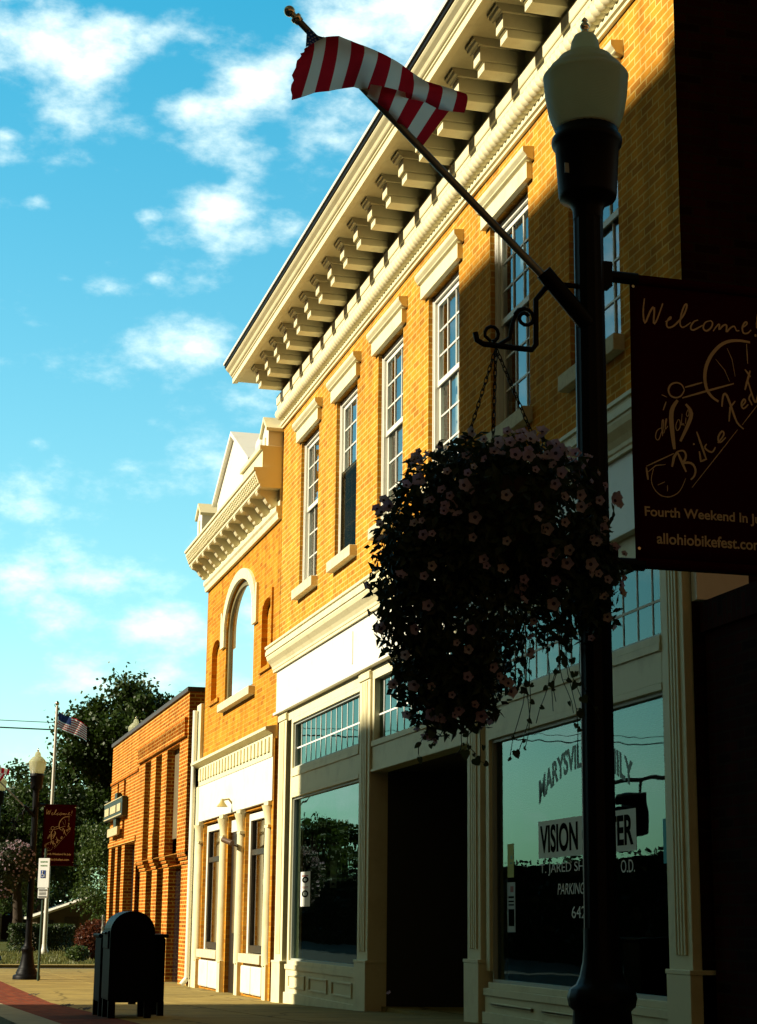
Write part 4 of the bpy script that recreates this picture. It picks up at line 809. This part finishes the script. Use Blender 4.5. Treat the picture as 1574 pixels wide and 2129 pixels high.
def make_flag(label):
    t = thing('flag', label, 'flag', (LX-.12, FY, 3.45), 'flags on the street lamps')
    a, b_ = Vector((-2.70, FY+.005, 3.43)), Vector((-3.765, FY+.005, 4.437))
    MB().tube([a, a.lerp(b_,.5), b_], [.0155,.0145,.013], n=12).build('pole', ALU, t)
    d_ = (b_-a).normalized(); mb_ = MB(); mb_.tube([b_-d_*.01, b_+d_*.004, b_+d_*.006, b_+d_*.018, b_+d_*.02, b_+d_*.03], [.017,.019,.022,.022,.012,.012], n=12)
    c = b_+d_*.048; n = 14
    ring_ = [c+d_*(.022*math.cos(math.pi*i/8)) for i in range(8,-1,-1)]; mb_.tube(ring_, [max(.001,.022*math.sin(math.pi*i/8)) for i in range(8,-1,-1)], n=n); mb_.build('finial', CHROME, t)
    mb_ = MB()
    def ya(s, v): return FY - .05 - .045*math.sin(math.pi*v) - .035*math.sin(s*5.2+v*2) - .014*math.sin(s*15+v*4)
    nu, nv = 5, 16
    def grid(A, B, s0, s1, fn, m, v0=0.0, v1=1.0):
        vs = []
        for j in range(nv+1):
            for i in range(nu+1):
                u, v = i/nu, j/nv; s = s0+(s1-s0)*u
                tp = Vector(A[0]).lerp(Vector(A[1]), u); bt = Vector(B[0]).lerp(Vector(B[1]), u); p = tp.lerp(bt, v)
                if s < .004 and fn is ya: p.x -= .026*math.sin(math.pi*v**1.3) + .004*math.sin(v*31) + .002*math.sin(v*57)   # ragged fly edge
                vs.append((p.x, fn(s, v0+(v1-v0)*v), p.y))
        mb_.add(vs, [(j*(nu+1)+i, (j+1)*(nu+1)+i, (j+1)*(nu+1)+i+1, j*(nu+1)+i+1) for j in range(nv) for i in range(nu)], m, True)
    rag = random.Random(3)
    for i in range(13):
        T = (FT[i], FT[i+1]); B = (FB[i], FB[i+1])
        grid(T, B, i/13, (i+1)/13, ya, 0 if i % 2 == 0 else 1)
    fu = lambda s, v: FY - .04 + .03*v - .012*math.sin(s*6)
    for i in range(6): grid((FF[i],FF[i+1]), (FP[i],FP[i+1]), i/6, (i+1)/6, fu, 1 if i % 2 == 0 else 0)
    C0 = [FC[0], FC[1], FC[2], FT[3]]; Bc = [FT[0], FT[1], FT[2], FT[3]]
    fc = lambda s, v: FY - .02 - .035*v - .006*math.sin(s*14)
    for i in range(3): grid((C0[i],C0[i+1]), (Bc[i],Bc[i+1]), i/3, (i+1)/3, fc, 2)
    o_ = mb_.build('cloth', [FRED, FWHT, FBLU], t)
    m3 = MB(); rs = random.Random(5)                    # rows of stars on the canton
    for row in range(5):
        for k in range(7):
            u = (k+.5+.5*(row % 2))/7.6; v = (row+.55)/5.4; i = min(2, int(u*3)); f_ = u*3-i
            tp = Vector(C0[i]).lerp(Vector(C0[i+1]), f_); bt = Vector(Bc[i]).lerp(Vector(Bc[i+1]), f_); p = tp.lerp(bt, v)
            pts = [(p.x + (.0055 if q % 2 == 0 else .0024)*math.cos(R(90+36*q)), fc(u, v)-.003, p.y + (.0045 if q % 2 == 0 else .002)*math.sin(R(90+36*q))) for q in range(10)]
            m3.add(pts, [tuple(range(10))])
    m3.build('stars', FWHT, t)
    return t
flag = make_flag('weathered striped flag waving on a slanted pole on the near lamp')
flag2 = copy_tree(flag); flag2.location = flag.location + dl; flag2['label'] = 'distant flag on a slanted pole at the left photo edge'

# hanging flower basket
def make_basket(label):
    hx, hy, hz = LX-.39, LY-.02, g(LY)+2.93
    t = thing('hanging_basket', label, 'flower basket', (hx, hy, hz), 'flower baskets hung from the lamps')
    bx, bz = hx+.01, 2.72
    MB().lathe([(.10,2.38),(.17,2.45),(.205,2.56),(.215,2.66),(.20,2.67),(.02,2.64)], bx, hy, n=24).build('bowl', LINER, t)
    rim = []
    for ang in (200, 320, 80): rim.append((bx+.21*math.cos(R(ang)), hy+.21*math.sin(R(ang)), 2.665))
    for p in rim:
        mb_ = MB(); a = Vector((hx,hy,hz)); b_ = Vector(p); n = 22; d_ = (b_-a)/n
        for k in range(n):
            c = a + d_*(k+.5); l_ = d_.length*.72; ax = d_.normalized(); side = ax.cross(Vector((0,1,0)) if k % 2 else Vector((1,.3,0))).normalized()
            mb_.tube([c+ax*l_*math.cos(q)+side*.006*math.sin(q) for q in [2*math.pi*j/8 for j in range(9)]], .0022, n=4, caps=False)
        mb_.build('chain', BLACK, t)
    lobes = [((bx+.015,hy,2.55),(.385,.36,.30),5.0), ((bx-.17,hy,2.22),(.28,.26,.46),4.6), ((bx+.24,hy-.02,2.33),(.21,.24,.24),1.6), ((bx-.27,hy,2.40),(.20,.24,.32),1.5), ((bx-.02,hy,2.73),(.30,.28,.13),1.1), ((bx+.355,hy,2.38),(.08,.15,.22),.5), ((bx-.20,hy+.02,1.95),(.20,.18,.19),1.5), ((bx-.36,hy,2.35),(.12,.18,.34),.8)]
    rn = random.Random(21); tot = sum(l[2] for l in lobes)
    def pick(shell):
        x = rn.random()*tot
        for c, r_, wgt in lobes:
            x -= wgt
            if x <= 0: break
        d_ = Vector((rn.gauss(0,1), rn.gauss(0,1), rn.gauss(0,1))).normalized(); k = shell + (1-shell)*rn.random()**.5
        k *= 1 + .10*math.sin(d_.x*9+c[0]*30)*math.sin(d_.z*8)
        return Vector((c[0]+r_[0]*d_.x*k, c[1]+r_[1]*d_.y*k, c[2]+r_[2]*d_.z*k)), d_
    def leaf(mb_, p, nrm, size, ln=1.5):
        a = Vector((rn.gauss(0,1),rn.gauss(0,1),rn.gauss(0,1)-.6)); a = (a - nrm*a.dot(nrm)*.6).normalized(); s_ = a.cross(nrm+Vector((.01,.02,.03))).normalized(); up = s_.cross(a)
        q = [p, p+a*size*ln*.35+s_*size*.42+up*size*.12, p+a*size*ln, p+a*size*ln*.35-s_*size*.42+up*size*.12, p+a*size*ln*.5-up*size*.05]
        mb_.add(q, [(0,1,4),(1,2,4),(0,4,3),(4,2,3)])
    mb_ = MB()
    for _ in range(12500):
        p, d_ = pick(.35); leaf(mb_, p, (d_+Vector((rn.gauss(0,.5),rn.gauss(0,.5),rn.gauss(0,.5)))).normalized(), .020+.016*rn.random())
    for _ in range(260):                              # spiky shoots at the outline
        p, d_ = pick(1.0); leaf(mb_, p+d_*.01, d_.orthogonal().normalized(), .020, 2.6)
    mb_.build('foliage', LEAFB, t)
    # petunias: one flower mesh per colour, copied over the surface that faces the street
    def flower(m_):
        f = MB(); n = 25; rr_ = .024
        ring1 = [(.007*math.cos(2*math.pi*i/n), .007*math.sin(2*math.pi*i/n), 0) for i in range(n)]
        ring2 = [((rr_*(1+.13*math.cos(5*2*math.pi*i/n)))*math.cos(2*math.pi*i/n), (rr_*(1+.13*math.cos(5*2*math.pi*i/n)))*math.sin(2*math.pi*i/n), .010+.003*math.cos(10*math.pi*2*i/n)) for i in range(n)]
        f.add(ring1+ring2, [(i,(i+1)%n,n+(i+1)%n,n+i) for i in range(n)], 0, True)
        f.add(ring1+[(0,0,-.012)], [(i,(i+1)%n,n) for i in range(n)], 1, True)
        return f
    protos = [flower(0).build('flower', [PETP, THROAT], t), flower(0).build('flower', [PETM, THROAT], t)]
    cnt = 0; extra = MB(); used = [False, False]; pts_ = []
    clus = [Vector((bx+a_,hy,b2_)) for a_,b2_ in ((-.02,2.80),(.04,2.72),(-.12,2.74),(.12,2.66),(.22,2.72),(.18,2.60),(.30,2.62),(-.30,2.58),(.36,2.42),(-.10,2.30),(-.22,2.05),(-.34,2.40),(.05,2.50))]; tries = 0
    while cnt < 290 and tries < 60000:
        tries += 1; p, d_ = pick(1.0)
        if rn.random() < .62 and min((Vector((p.x,hy,p.z))-c).length for c in clus) > .075: continue
        if d_.y > .25 or rn.random() < .25*(d_.z < -.3): continue
        # keep only points at the outside of the whole mass
        if any(sum(((p[i]-c[i])/r_[i])**2 for i in range(3)) < .72 for c, r_, _ in lobes): continue
        if any((p-q).length < .024 for q in pts_): continue
        pts_.append(p)
        fd = (d_*.6 + Vector((-.25,-.9,.05)) + Vector((rn.gauss(0,.5),rn.gauss(0,.4),rn.gauss(0,.5)))).normalized(); p = p + fd*.022
        k = 1 if rn.random() < .3 else 0; s_ = .48+.52*rn.random()
        rot = fd.to_track_quat('Z', 'Y')
        if cnt < 100:
            q = protos[k] if not used[k] else copy_tree(protos[k], t); used[k] = True
            q.parent = t; q.location = p - WL[t]; q.rotation_mode = 'QUATERNION'; q.rotation_quaternion = rot; q.scale = (s_,s_,s_)
        else:
            f = flower(0); b0 = len(extra.v); extra.v += [tuple(p + rot @ (Vector(v)*s_)) for v in f.v]; extra.f += [tuple(i+b0 for i in fc_) for fc_ in f.f]; extra.m += [0 if m_ == 0 else 1 for m_ in f.m]; extra.sm += f.sm
        cnt += 1
    e_ = extra.build('flowers', [PETP, THROAT], t); e_['kind'] = 'stuff'
    # trailing vines with heart shaped leaves
    for k in range(16):
        vx = bx + (rn.uniform(-.02,.30) if k > 4 else rn.uniform(-.32,-.10)); vz = 2.18 if k > 4 else 1.86; ln = rn.uniform(.30,.52) if k > 4 else rn.uniform(.10,.22)
        yv = hy + rn.uniform(-.15,.15); dx = rn.uniform(-.07,.07); path = [(vx+dx*q*q+.008*math.sin(q*9+k), yv+.02*math.sin(q*5+k), vz-ln*q) for q in [i/8 for i in range(9)]]
        m4 = MB(); m4.tube(path, .0016, n=4)
        for q in range(5):
            p = Vector(path[rn.randrange(2,9)]); s_ = rn.choice((.012,.016,.022,.030)); a = R(rn.uniform(0,360)); ct, st = math.cos(a), math.sin(a)
            e1, e2 = rn.uniform(.55,1.0), rn.uniform(.7,1.25); hp_ = [(0,0),(.45*e1,.22),(.85*e1,.05),(.9*e1,-.4*e2),(.55*e1,-.95*e2),(.1,-1.3*e2),(-.5*e1,-.9*e2),(-.9*e1,-.35*e2),(-.8*e1,.1),(-.4*e1,.22)]; qa = rn.uniform(-1.1,1.1); hp_ = [(hx_*math.cos(qa)-hy_*math.sin(qa), hx_*math.sin(qa)+hy_*math.cos(qa)) for hx_,hy_ in hp_]
            tl = rn.uniform(-.4,.4); st0 = Vector((s_*.8*ct, -.004, s_*.6*st)); m4.tube([p, p+st0], .0010, n=3)
            m4.add([tuple(p+st0+Vector((s_*.75*hx_, s_*tl*hy_*.6, s_*.8*hy_))) for hx_, hy_ in hp_], [tuple(range(10))])
        m4.build('vine', LEAFB, t)
    return t
bas = make_basket('large shaded petunia basket hanging from the near black lamp')
bas2 = copy_tree(bas); bas2.location = bas.location + dl; bas2['label'] = 'distant pink flower basket hanging from the sunlit lamp at left'

# ------------------------------------------------------------------ mailbox, bin, sign
MX, MY = -2.845, 17.1; mz = g(MY)
t = thing('mailbox', 'dark street mailbox with a domed top, standing in front of the wide bin', 'mailbox', (MX, MY, mz))
n = 18; hw = .205; prof = [(-hw,.16),(-hw,.77)] + [(-hw*math.cos(math.pi*i/n), .77+.19*math.sin(math.pi*i/n)) for i in range(1,n)] + [(hw,.77),(hw,.16)]
mb = MB(); k = len(prof); P0 = [(MX+a,MY-.27,mz+b_) for a,b_ in prof]; P1 = [(MX+a,MY+.27,mz+b_) for a,b_ in prof]
mb.add(P0+P1, [(i,(i+1)%k,k+(i+1)%k,k+i) for i in range(k)], 0, False); mb.add(P0, [tuple(range(k))[::-1]]); mb.add(P1, [tuple(range(k))]); mb.build('body', NAVY, t, bevel=.01)
for sx in (-1,1):
    for sy in (-1,1): MB().box(MX+sx*.165-.032,MX+sx*.165+.032,MY+sy*.22-.03,MY+sy*.22+.03,mz-.01,mz+.17).build('leg', NAVY, t)
mb = MB(); mb.box(MX-hw-.014,MX-hw,MY-.2,MY+.2,mz+.62,mz+.78); mb.build('chute_door', NAVY, t, bevel=.006); MB().tube([(MX-hw-.03,MY-.12,mz+.76),(MX-hw-.03,MY+.12,mz+.76)], .01).build('handle', BLACK, t)
MB().box(MX-.02,MX+.05,MY-.275,MY-.26,mz+.13,mz+.17).build('lock', BLACK, t)
BXx, BYy = -2.74, 17.8; bz_ = g(BYy)
t = thing('litter_bin', 'wide dark litter bin with a rimmed flat top behind the mailbox', 'bin', (BXx, BYy, bz_))
MB().box(BXx-.31,BXx+.31,BYy-.25,BYy+.25,bz_+.13,bz_+.73).build('body', BINM, t, bevel=.015)
mb = MB(); mb.box(BXx-.335,BXx+.335,BYy-.275,BYy+.275,bz_+.73,bz_+.765); mb.build('lid', BINM, t, bevel=.012)
for sx in (-1,1):
    for sy in (-1,1): MB().box(BXx+sx*.28-.03,BXx+sx*.28+.03,BYy+sy*.22-.03,BYy+sy*.22+.03,bz_-.01,bz_+.14).build('leg', BINM, t)
px_, py_ = -2.26, 34.4; pz = g(py_)
t = thing('parking_sign', 'white disabled parking sign with a smaller plate on a thin green post', 'sign', (px_, py_, pz))
MB().tube([(px_,py_,pz),(px_+.03,py_,pz+2.40)], .026, n=8).build('post', mat('green_post', (.03,.06,.04), .5), t)
mb = MB(); mb.box(px_-.085,px_+.145,py_-.05,py_-.04,pz+1.68,pz+2.22); o = mb.build('sign_plate', SIGNW, t, bevel=.004)
MB().box(px_-.03,px_+.07,py_-.056,py_-.051,pz+1.86,pz+2.0).build('blue_symbol', SIGNB, o)
mb = MB(); mb.lathe([(.001,pz+1.965),(.012,pz+1.97),(.012,pz+1.985),(.001,pz+1.99)], px_+.015, py_-.058, n=8); mb.tube([(px_+.015,py_-.06,pz+1.965),(px_+.015,py_-.06,pz+1.92),(px_+.045,py_-.06,pz+1.915),(px_+.055,py_-.06,pz+1.885)], .006, n=5)
mb.tube([(px_+.015+.03*math.cos(R(a)),py_-.06,pz+1.905+.03*math.sin(R(a))) for a in range(110,360,25)], .004, n=5); mb.build('wheelchair_mark', SIGNW, o)
def frontal(xc, zc, y): return lambda a, b_, c: (xc+a, y-c, zc+b_)
text_mesh('RESERVED', .040, 'm', SIGNG, o, frontal(px_+.03, pz+2.14, py_-.052), .001, 0, .85, 0, 'CENTER'); text_mesh('PARKING', .040, 'm', SIGNG, o, frontal(px_+.03, pz+2.07, py_-.052), .001, 0, .85, 0, 'CENTER')
mb = MB(); mb.box(px_-.07,px_+.13,py_-.05,py_-.04,pz+1.49,pz+1.665); o = mb.build('fine_plate', SIGNW, t, bevel=.004)
mb = MB(); mb.box(px_-.055,px_+.115,py_-.055,py_-.051,pz+1.63,pz+1.65); mb.box(px_-.055,px_+.115,py_-.055,py_-.051,pz+1.505,pz+1.525)
for z in (1.55,1.575,1.60): mb.box(px_-.045,px_+.10,py_-.055,py_-.051,pz+z,pz+z+.009)
mb.build('print', INK, o)
t.rotation_euler.z = R(-32)
t = thing('bollard', 'thin pale post with dark bands beyond the left side of the bin', 'bollard', (.04, 44.5, g(44.5))); MB().lathe([(.045,-.14),(.045,.75),(.03,.79),(.025,.84),(.04,.87),(.022,.92),(.022,1.08),(.035,1.11),(.015,1.18)], .04, 44.5, n=12).build('post', ALU, t)

# ------------------------------------------------------------------ trees
def tree(name, label, x, y, h, crown, nleaf, lsize, lm, seed, group, droop=0.0, trunk=.22):
    z0 = g(y)-.05; t = thing(name, label, 'tree', (x, y, z0), group); rn = random.Random(seed)
    mb_ = MB(); mb_.tube([(x,y,z0),(x+.05,y,z0+h*.15),(x-.08,y,z0+h*.35),(x+.05,y+.05,z0+h*.6),(x,y,z0+h*.82)], [trunk*1.25,trunk,trunk*.8,trunk*.5,trunk*.15], n=10)
    clumps = []
    for (cx, cz, rx, rz, n) in crown:
        for _ in range(n):
            d_ = Vector((rn.gauss(0,1),rn.gauss(0,1),rn.gauss(0,1))).normalized()*(.45+.55*rn.random()); c = Vector((x+cx+rx*d_.x, y+rx*d_.y, z0+cz+rz*d_.z)); clumps.append((c, rn.uniform(.5,1.0)*min(rx,rz)*.42))
            if rn.random() < .22: s_ = Vector((x,y,z0+h*rn.uniform(.25,.6))); m_ = s_.lerp(c,.5)+Vector((0,0,.25)); mb_.tube([s_, m_, c], [trunk*.3,trunk*.18,trunk*.06], n=6, caps=False)
    mb_.build('trunk', BARK, t)
    mb_ = MB(); per = nleaf//len(clumps)
    for c, r_ in clumps:
        for _ in range(per):
            d_ = Vector((rn.gauss(0,1),rn.gauss(0,1),rn.gauss(0,.75))); p = c + d_*(r_*.55); p.z -= droop*abs(rn.gauss(0,1))
            a = Vector((rn.gauss(0,1),rn.gauss(0,1),rn.gauss(0,1)-.5-droop)).normalized(); s_ = a.cross(Vector((rn.gauss(0,1),rn.gauss(0,1),rn.gauss(0,1)))).normalized(); k = lsize*rn.uniform(.6,1.3)
            mb_.add([p, p+a*k*.5+s_*k*.42, p+a*k, p+a*k*.5-s_*k*.42], [(0,1,2,3)])
    mb_.build('crown', lm, t); return t
BT = 'trees beyond the side street'
tree('maple_tree', 'large dark green tree towering behind the orange brick building', 5.1, 84, 11.8, [(0.2,9.4,3.0,2.4,42),(-1.2,7.2,2.6,2.2,26),(1.9,7.6,2.4,2.2,24),(.3,5.0,3.2,2.4,34)], 56000, .20, LEAFT, 11, BT)
tree('maple_tree', 'lower dark tree behind the distant lamp at the left photo edge', .4, 80, 7.6, [(0,5.6,2.6,2.2,36),(-1.6,4.6,2.0,1.8,18),(1.2,4.0,2.0,1.8,16)], 18000, .16, LEAFT, 12, BT)
tree('weeping_tree', 'light green drooping tree beside the far end of the orange building', 2.9, 66, 5.6, [(0,3.9,1.5,1.6,26),(.3,2.5,1.6,1.4,24),(.4,1.2,1.4,.8,14)], 15000, .10, LEAFW, 13, BT, .35, .12)
tree('maple_tree', 'dark tree filling the gap behind the single storey roof', 9.6, 82, 9.5, [(0,6.6,3.0,2.4,40),(.6,4.0,3.0,2.2,30)], 15000, .18, LEAFT, 14, BT)
tree('maple_tree', 'dark green tree behind the white flagpole', 2.2, 92, 8.2, [(0,5.2,3.4,2.4,40),(0,2.8,3.0,1.8,24)], 15000, .19, LEAFT, 15, BT)
def shrub(name, label, x, y, rx, ry, rz, nl, ls, lm, seed, cat='shrub', box=False):
    z0 = g(y)-.17; t = thing(name, label, cat, (x,y,z0)); rn = random.Random(seed); mb_ = MB()
    for _ in range(5): mb_.tube([(x+rn.uniform(-.2,.2)*rx,y+rn.uniform(-.2,.2)*ry,z0),(x+rn.uniform(-.5,.5)*rx,y+rn.uniform(-.5,.5)*ry,z0+rz*1.1)], [.03,.01], n=5)
    mb_.build('stem', BARK, t); mb_ = MB()
    for _ in range(nl):
        if box: p = Vector((x+rx*rn.uniform(-1,1), y+ry*rn.uniform(-1,1), z0+2*rz*(1-rn.random()**2)))
        else:
            d_ = Vector((rn.gauss(0,1),rn.gauss(0,1),rn.gauss(0,1))).normalized()*(.5+.5*rn.random()); p = Vector((x+rx*d_.x,y+ry*d_.y,max(z0+.02,z0+rz+rz*d_.z)))
        a = Vector((rn.gauss(0,1),rn.gauss(0,1),rn.gauss(0,1))).normalized(); s_ = a.orthogonal().normalized(); k = ls*rn.uniform(.6,1.3); mb_.add([p,p+a*k*.5+s_*k*.4,p+a*k,p+a*k*.5-s_*k*.4], [(0,1,2,3)])
    mb_.build('foliage', lm, t)
shrub('red_shrub', 'rounded dark red leaved shrub on the lawn beside the bin', 2.05, 64, .75, .7, .68, 4200, .09, LEAFR, 31)
shrub('hedge', 'clipped dark hedge behind the foot of the white flagpole', .9, 73, 1.25, .5, .5, 5000, .10, LEAFH, 32, 'hedge', True)
shrub('hedge', 'low clipped hedge at the far left behind the lamp foot', -2.3, 72, 1.5, .5, .42, 5000, .10, LEAFH, 33, 'hedge', True)
shrub('flower_shrub', 'small flowering shrub at the end of the hedge', 1.15, 61, .4, .35, .28, 900, .08, LEAFW, 34)
# flagpole
fx, fy = .80, 70.0; fz = g(fy)-.17
t = thing('flagpole', 'tall white flagpole standing on the lawn among the trees', 'flagpole', (fx,fy,fz)); MB().tube([(fx,fy,fz),(fx+.03,fy,fz+9.35)], [.085,.05], n=12).build('pole', WPOLE, t); MB().lathe([(.16,fz),(.16,fz+.1),(.1,fz+.2),(.09,fz+.35)], fx, fy, n=14).build('base', WPOLE, t)
MB().lathe([(.02,fz+9.35),(.08,fz+9.42),(.08,fz+9.48),(.02,fz+9.55)], fx+.03, fy, n=10).build('ball', CHROME, t)
t = thing('flag', 'small striped flag drooping on the tall white flagpole', 'flag', (fx+.1,fy,fz+9.0)); mb = MB(); nu, nv = 16, 14; vs = []
for j in range(nv+1):
    for i in range(nu+1):
        u, v = i/nu, j/nv; vs.append((fx+.09+1.12*u, fy-.05+.10*math.sin(u*9+v*2), fz+9.15-.62*v-.55*u*(.75+.25*u)-.05*math.sin(u*6)))
for j in range(nv):
    for i in range(nu):
        m_ = 2 if (i < nu*.42 and j < 7) else (0 if j % 2 == 0 else 1); b0 = j*(nu+1)+i; mb.add([vs[b0],vs[b0+nu+1],vs[b0+nu+2],vs[b0+1]], [(0,1,2,3)], m_)
mb.build('cloth', [FRED, FWHT, FBLU], t)
# background canopy and house
t = thing('canopy', 'flat roofed canopy with lit ceiling lamps far behind the lamp post', 'canopy', (-1.5,100,g(100)-.17)); cz = g(100)-.17
mb = MB(); mb.box(-8,4.3,97,106,cz+2.66,cz+2.86); mb.build('roof', CANOPY, t); MB().box(-8,4.3,96.9,97.0,cz+2.28,cz+2.36).build('rail', WPOLE, t)
for x_ in (.7, 4.3-.4): MB().box(x_-.15,x_+.15,98,98.3,cz,cz+2.66).build('column', CANOPY, t)
for x_ in (1.85,2.12,3.85): MB().lathe([(.13,cz+2.08),(.13,cz+2.14)], x_, 97.6, n=14).build('ceiling_lamp', GLOW, t)
MB().box(-8,4.2,106.1,106.4,cz,cz+2.66).build('back_wall', DARK, t)
t = thing('house', 'small dark house with a pale sloping eave behind the flagpole', 'house', (2.2,88,g(88)-.17)); hz_ = g(88)-.17
mb = MB(); mb.prism_y([(1.75,hz_),(1.75,hz_+1.25),(4.6,hz_+2.25),(6.4,hz_+1.7),(6.4,hz_)], 86, 92); mb.build('wall', HOUSE, t)
mb = MB(); mb.prism_y([(1.5,hz_+1.18),(1.5,hz_+1.28),(4.6,hz_+2.38),(4.6,hz_+2.27)], 85.9, 92.1); mb.build('eave', WPOLE, t)
mb = MB(); mb.box(2.0,2.5,85.95,86.05,hz_+.6,hz_+1.15); mb.box(3.0,3.6,85.95,86.05,hz_+.6,hz_+1.3); mb.build('window', mat('house_glass', (.03,.03,.03), .1), t)
# wires
for z, r_, lab in ((10.4,.018,'thin upper overhead wire crossing the sky at left'),(10.05,.035,'thick lower overhead wire crossing the sky at left')):
    tag(MB().tube([(-60,88,z+.9),(-20,88,z+.2),(2.0,88,z-.02),(30,88,z)], r_, n=5).build('overhead_wire', BLACK), lab, 'wire')
# grass blades on the lawn
rn = random.Random(50); mb = MB()
for _ in range(9000):
    x_, y_ = rn.uniform(-5,8), rn.uniform(55.6,72); z_ = g(y_)-.17; h_ = rn.uniform(.05,.13); a = rn.uniform(0,6.28); mb.add([(x_-.02*math.cos(a),y_-.02*math.sin(a),z_),(x_+.02*math.cos(a),y_+.02*math.sin(a),z_),(x_+rn.uniform(-.05,.05),y_+rn.uniform(-.05,.05),z_+h_)], [(0,1,2)])
o = mb.build('lawn_grass', BLADE); o['kind'] = 'stuff'
# a few leaves and clods on the pavement edge
for k, (x_, y_) in enumerate(((-3.0,26.2),(-3.02,21.2),(-2.98,19.6))):
    mb = MB()
    for _ in range(10): p = Vector((x_+rn.uniform(-.07,.07),y_+rn.uniform(-.12,.12),g(y_)+.01)); mb.add([p,p+Vector((.05,.01,.02)),p+Vector((.06,.05,.025)),p+Vector((.01,.05,.012))], [(0,1,2,3)])
    tag(mb.build('fallen_leaves', BARK), 'few dead leaves lying on the joint between brick strip and concrete', 'leaves', 'dead leaves on the brick strip edge')

# ------------------------------------------------------------------ the other side of the street (casts the shade, shows in the glass)
def block(label, x0, x1, y0, y1, z, m_, steps=()):
    t_ = thing('opposite_building', label, 'building', ((x0+x1)/2,(y0+y1)/2,0)); mb_ = MB(); mb_.box(x0,x1,y0,y1,-.5,z)
    for (a, b_, zz) in steps: mb_.box(x1-.8,x1,a,b_,z,zz)
    mb_.build('wall', m_, t_); MB().box(x1-.02,x1+.35,y0-.05,y1+.05,z-.45,z-.02).build('cornice', STONE, t_)
    mb_ = MB(); yy_ = y0+1
    while yy_ < y1-1.2:
        zz = 4.2
        while zz < z-2: mb_.box(x1-.02,x1+.02,yy_,yy_+1.0,zz,zz+1.9); zz += 3.4
        yy_ += 2.2
    mb_.build('window', mat('opposite_glass', (.03,.035,.04), .08), t_); return t_
TX = -22.0; tE = math.tan(SUN_EL)/math.cos(SUN_AZ); dY = TX*math.tan(SUN_AZ)
def zcast(z): return z - TX*tE
block('tall brown brick block across the street behind the camera', -40, TX, -26, 15.95+dY, zcast(7.05), B_OPP, [(-26,10.9+dY,zcast(7.36)),(10.9+dY,12.4+dY,zcast(7.25))])
block('two storey brown brick row added across the street to block sky light', -36, TX, 22.6+dY, 47, 9.4, B_OPP)  # unseen row, added to keep sky light off the lower facades
block('lower brown brick block across the street beside the tall one', -40, TX, 15.98+dY, 22.5+dY, zcast(3.05), B_OPP)
OG = 'trees across the street'
for k, (x_, y_, h_) in enumerate(((-19.5,106,8.0),(-23,112,8.6),(-26,108,7.0),(-17,116,8.5),(-45,142,4.4),(-52,146,5.0),(-58,140,4.0),(-38,150,5.4))):
    tree('street_tree', ['bushy green tree across the street, out to the left','low dark tree far across the street, out to the left'][k > 3], x_, y_, h_, [(0,h_*.62,2.6,h_*.28,24),(.4,h_*.36,2.6,h_*.24,16)], 5000, .30, LEAFW if k < 4 and k != 2 else LEAFT, 60+k, OG)
t = thing('hedge', 'tall dark hedge added across the street to darken the glass reflections', 'hedge', (-18.7,90,g(90))); MB().box(-19.2,-18.2,49,140,-.3,3.2).build('stem', mat('hedge_core', (.008,.012,.004), 1.0, 0), t)  # unseen hedge, added as a dark mass for the shop glass to mirror
rn = random.Random(77); mb = MB()
for _ in range(9000):
    p = Vector((-18.2+rn.gauss(0,.12), rn.uniform(49,140), rn.uniform(0,3.4))); a = Vector((rn.gauss(0,1),rn.gauss(0,1),rn.gauss(0,1))).normalized(); s_ = a.orthogonal().normalized(); k = rn.uniform(.12,.3); mb.add([p,p+a*k*.5+s_*k*.4,p+a*k,p+a*k*.5-s_*k*.4], [(0,1,2,3)])
mb.build('foliage', leaf_mat('dark_hedge_leaf', (.012,.02,.006), (.02,.032,.008), trans=.1), t)
t = thing('traffic_signal', 'traffic signal hung from a mast arm across the street', 'traffic light', (-16,42,0))
MB().tube([(-16,42,0),(-16,42,5.0)], .09).build('post', BLACK, t); MB().tube([(-16,42,4.5),(-14,42,4.75),(-12.2,42,4.55)], .05).build('mast_arm', BLACK, t); MB().tube([(-12.9,42,4.65),(-12.9,42,4.3)], .03).build('hanger', BLACK, t)
MB().box(-13.15,-12.65,41.8,42.2,3.25,4.3).build('signal_head', BLACK, t, bevel=.05)
for z_ in (3.44,3.78,4.11): MB().tube([(-12.66,42,z_),(-12.38,42,z_)], .145, n=14, caps=False).build('visor', BLACK, t)
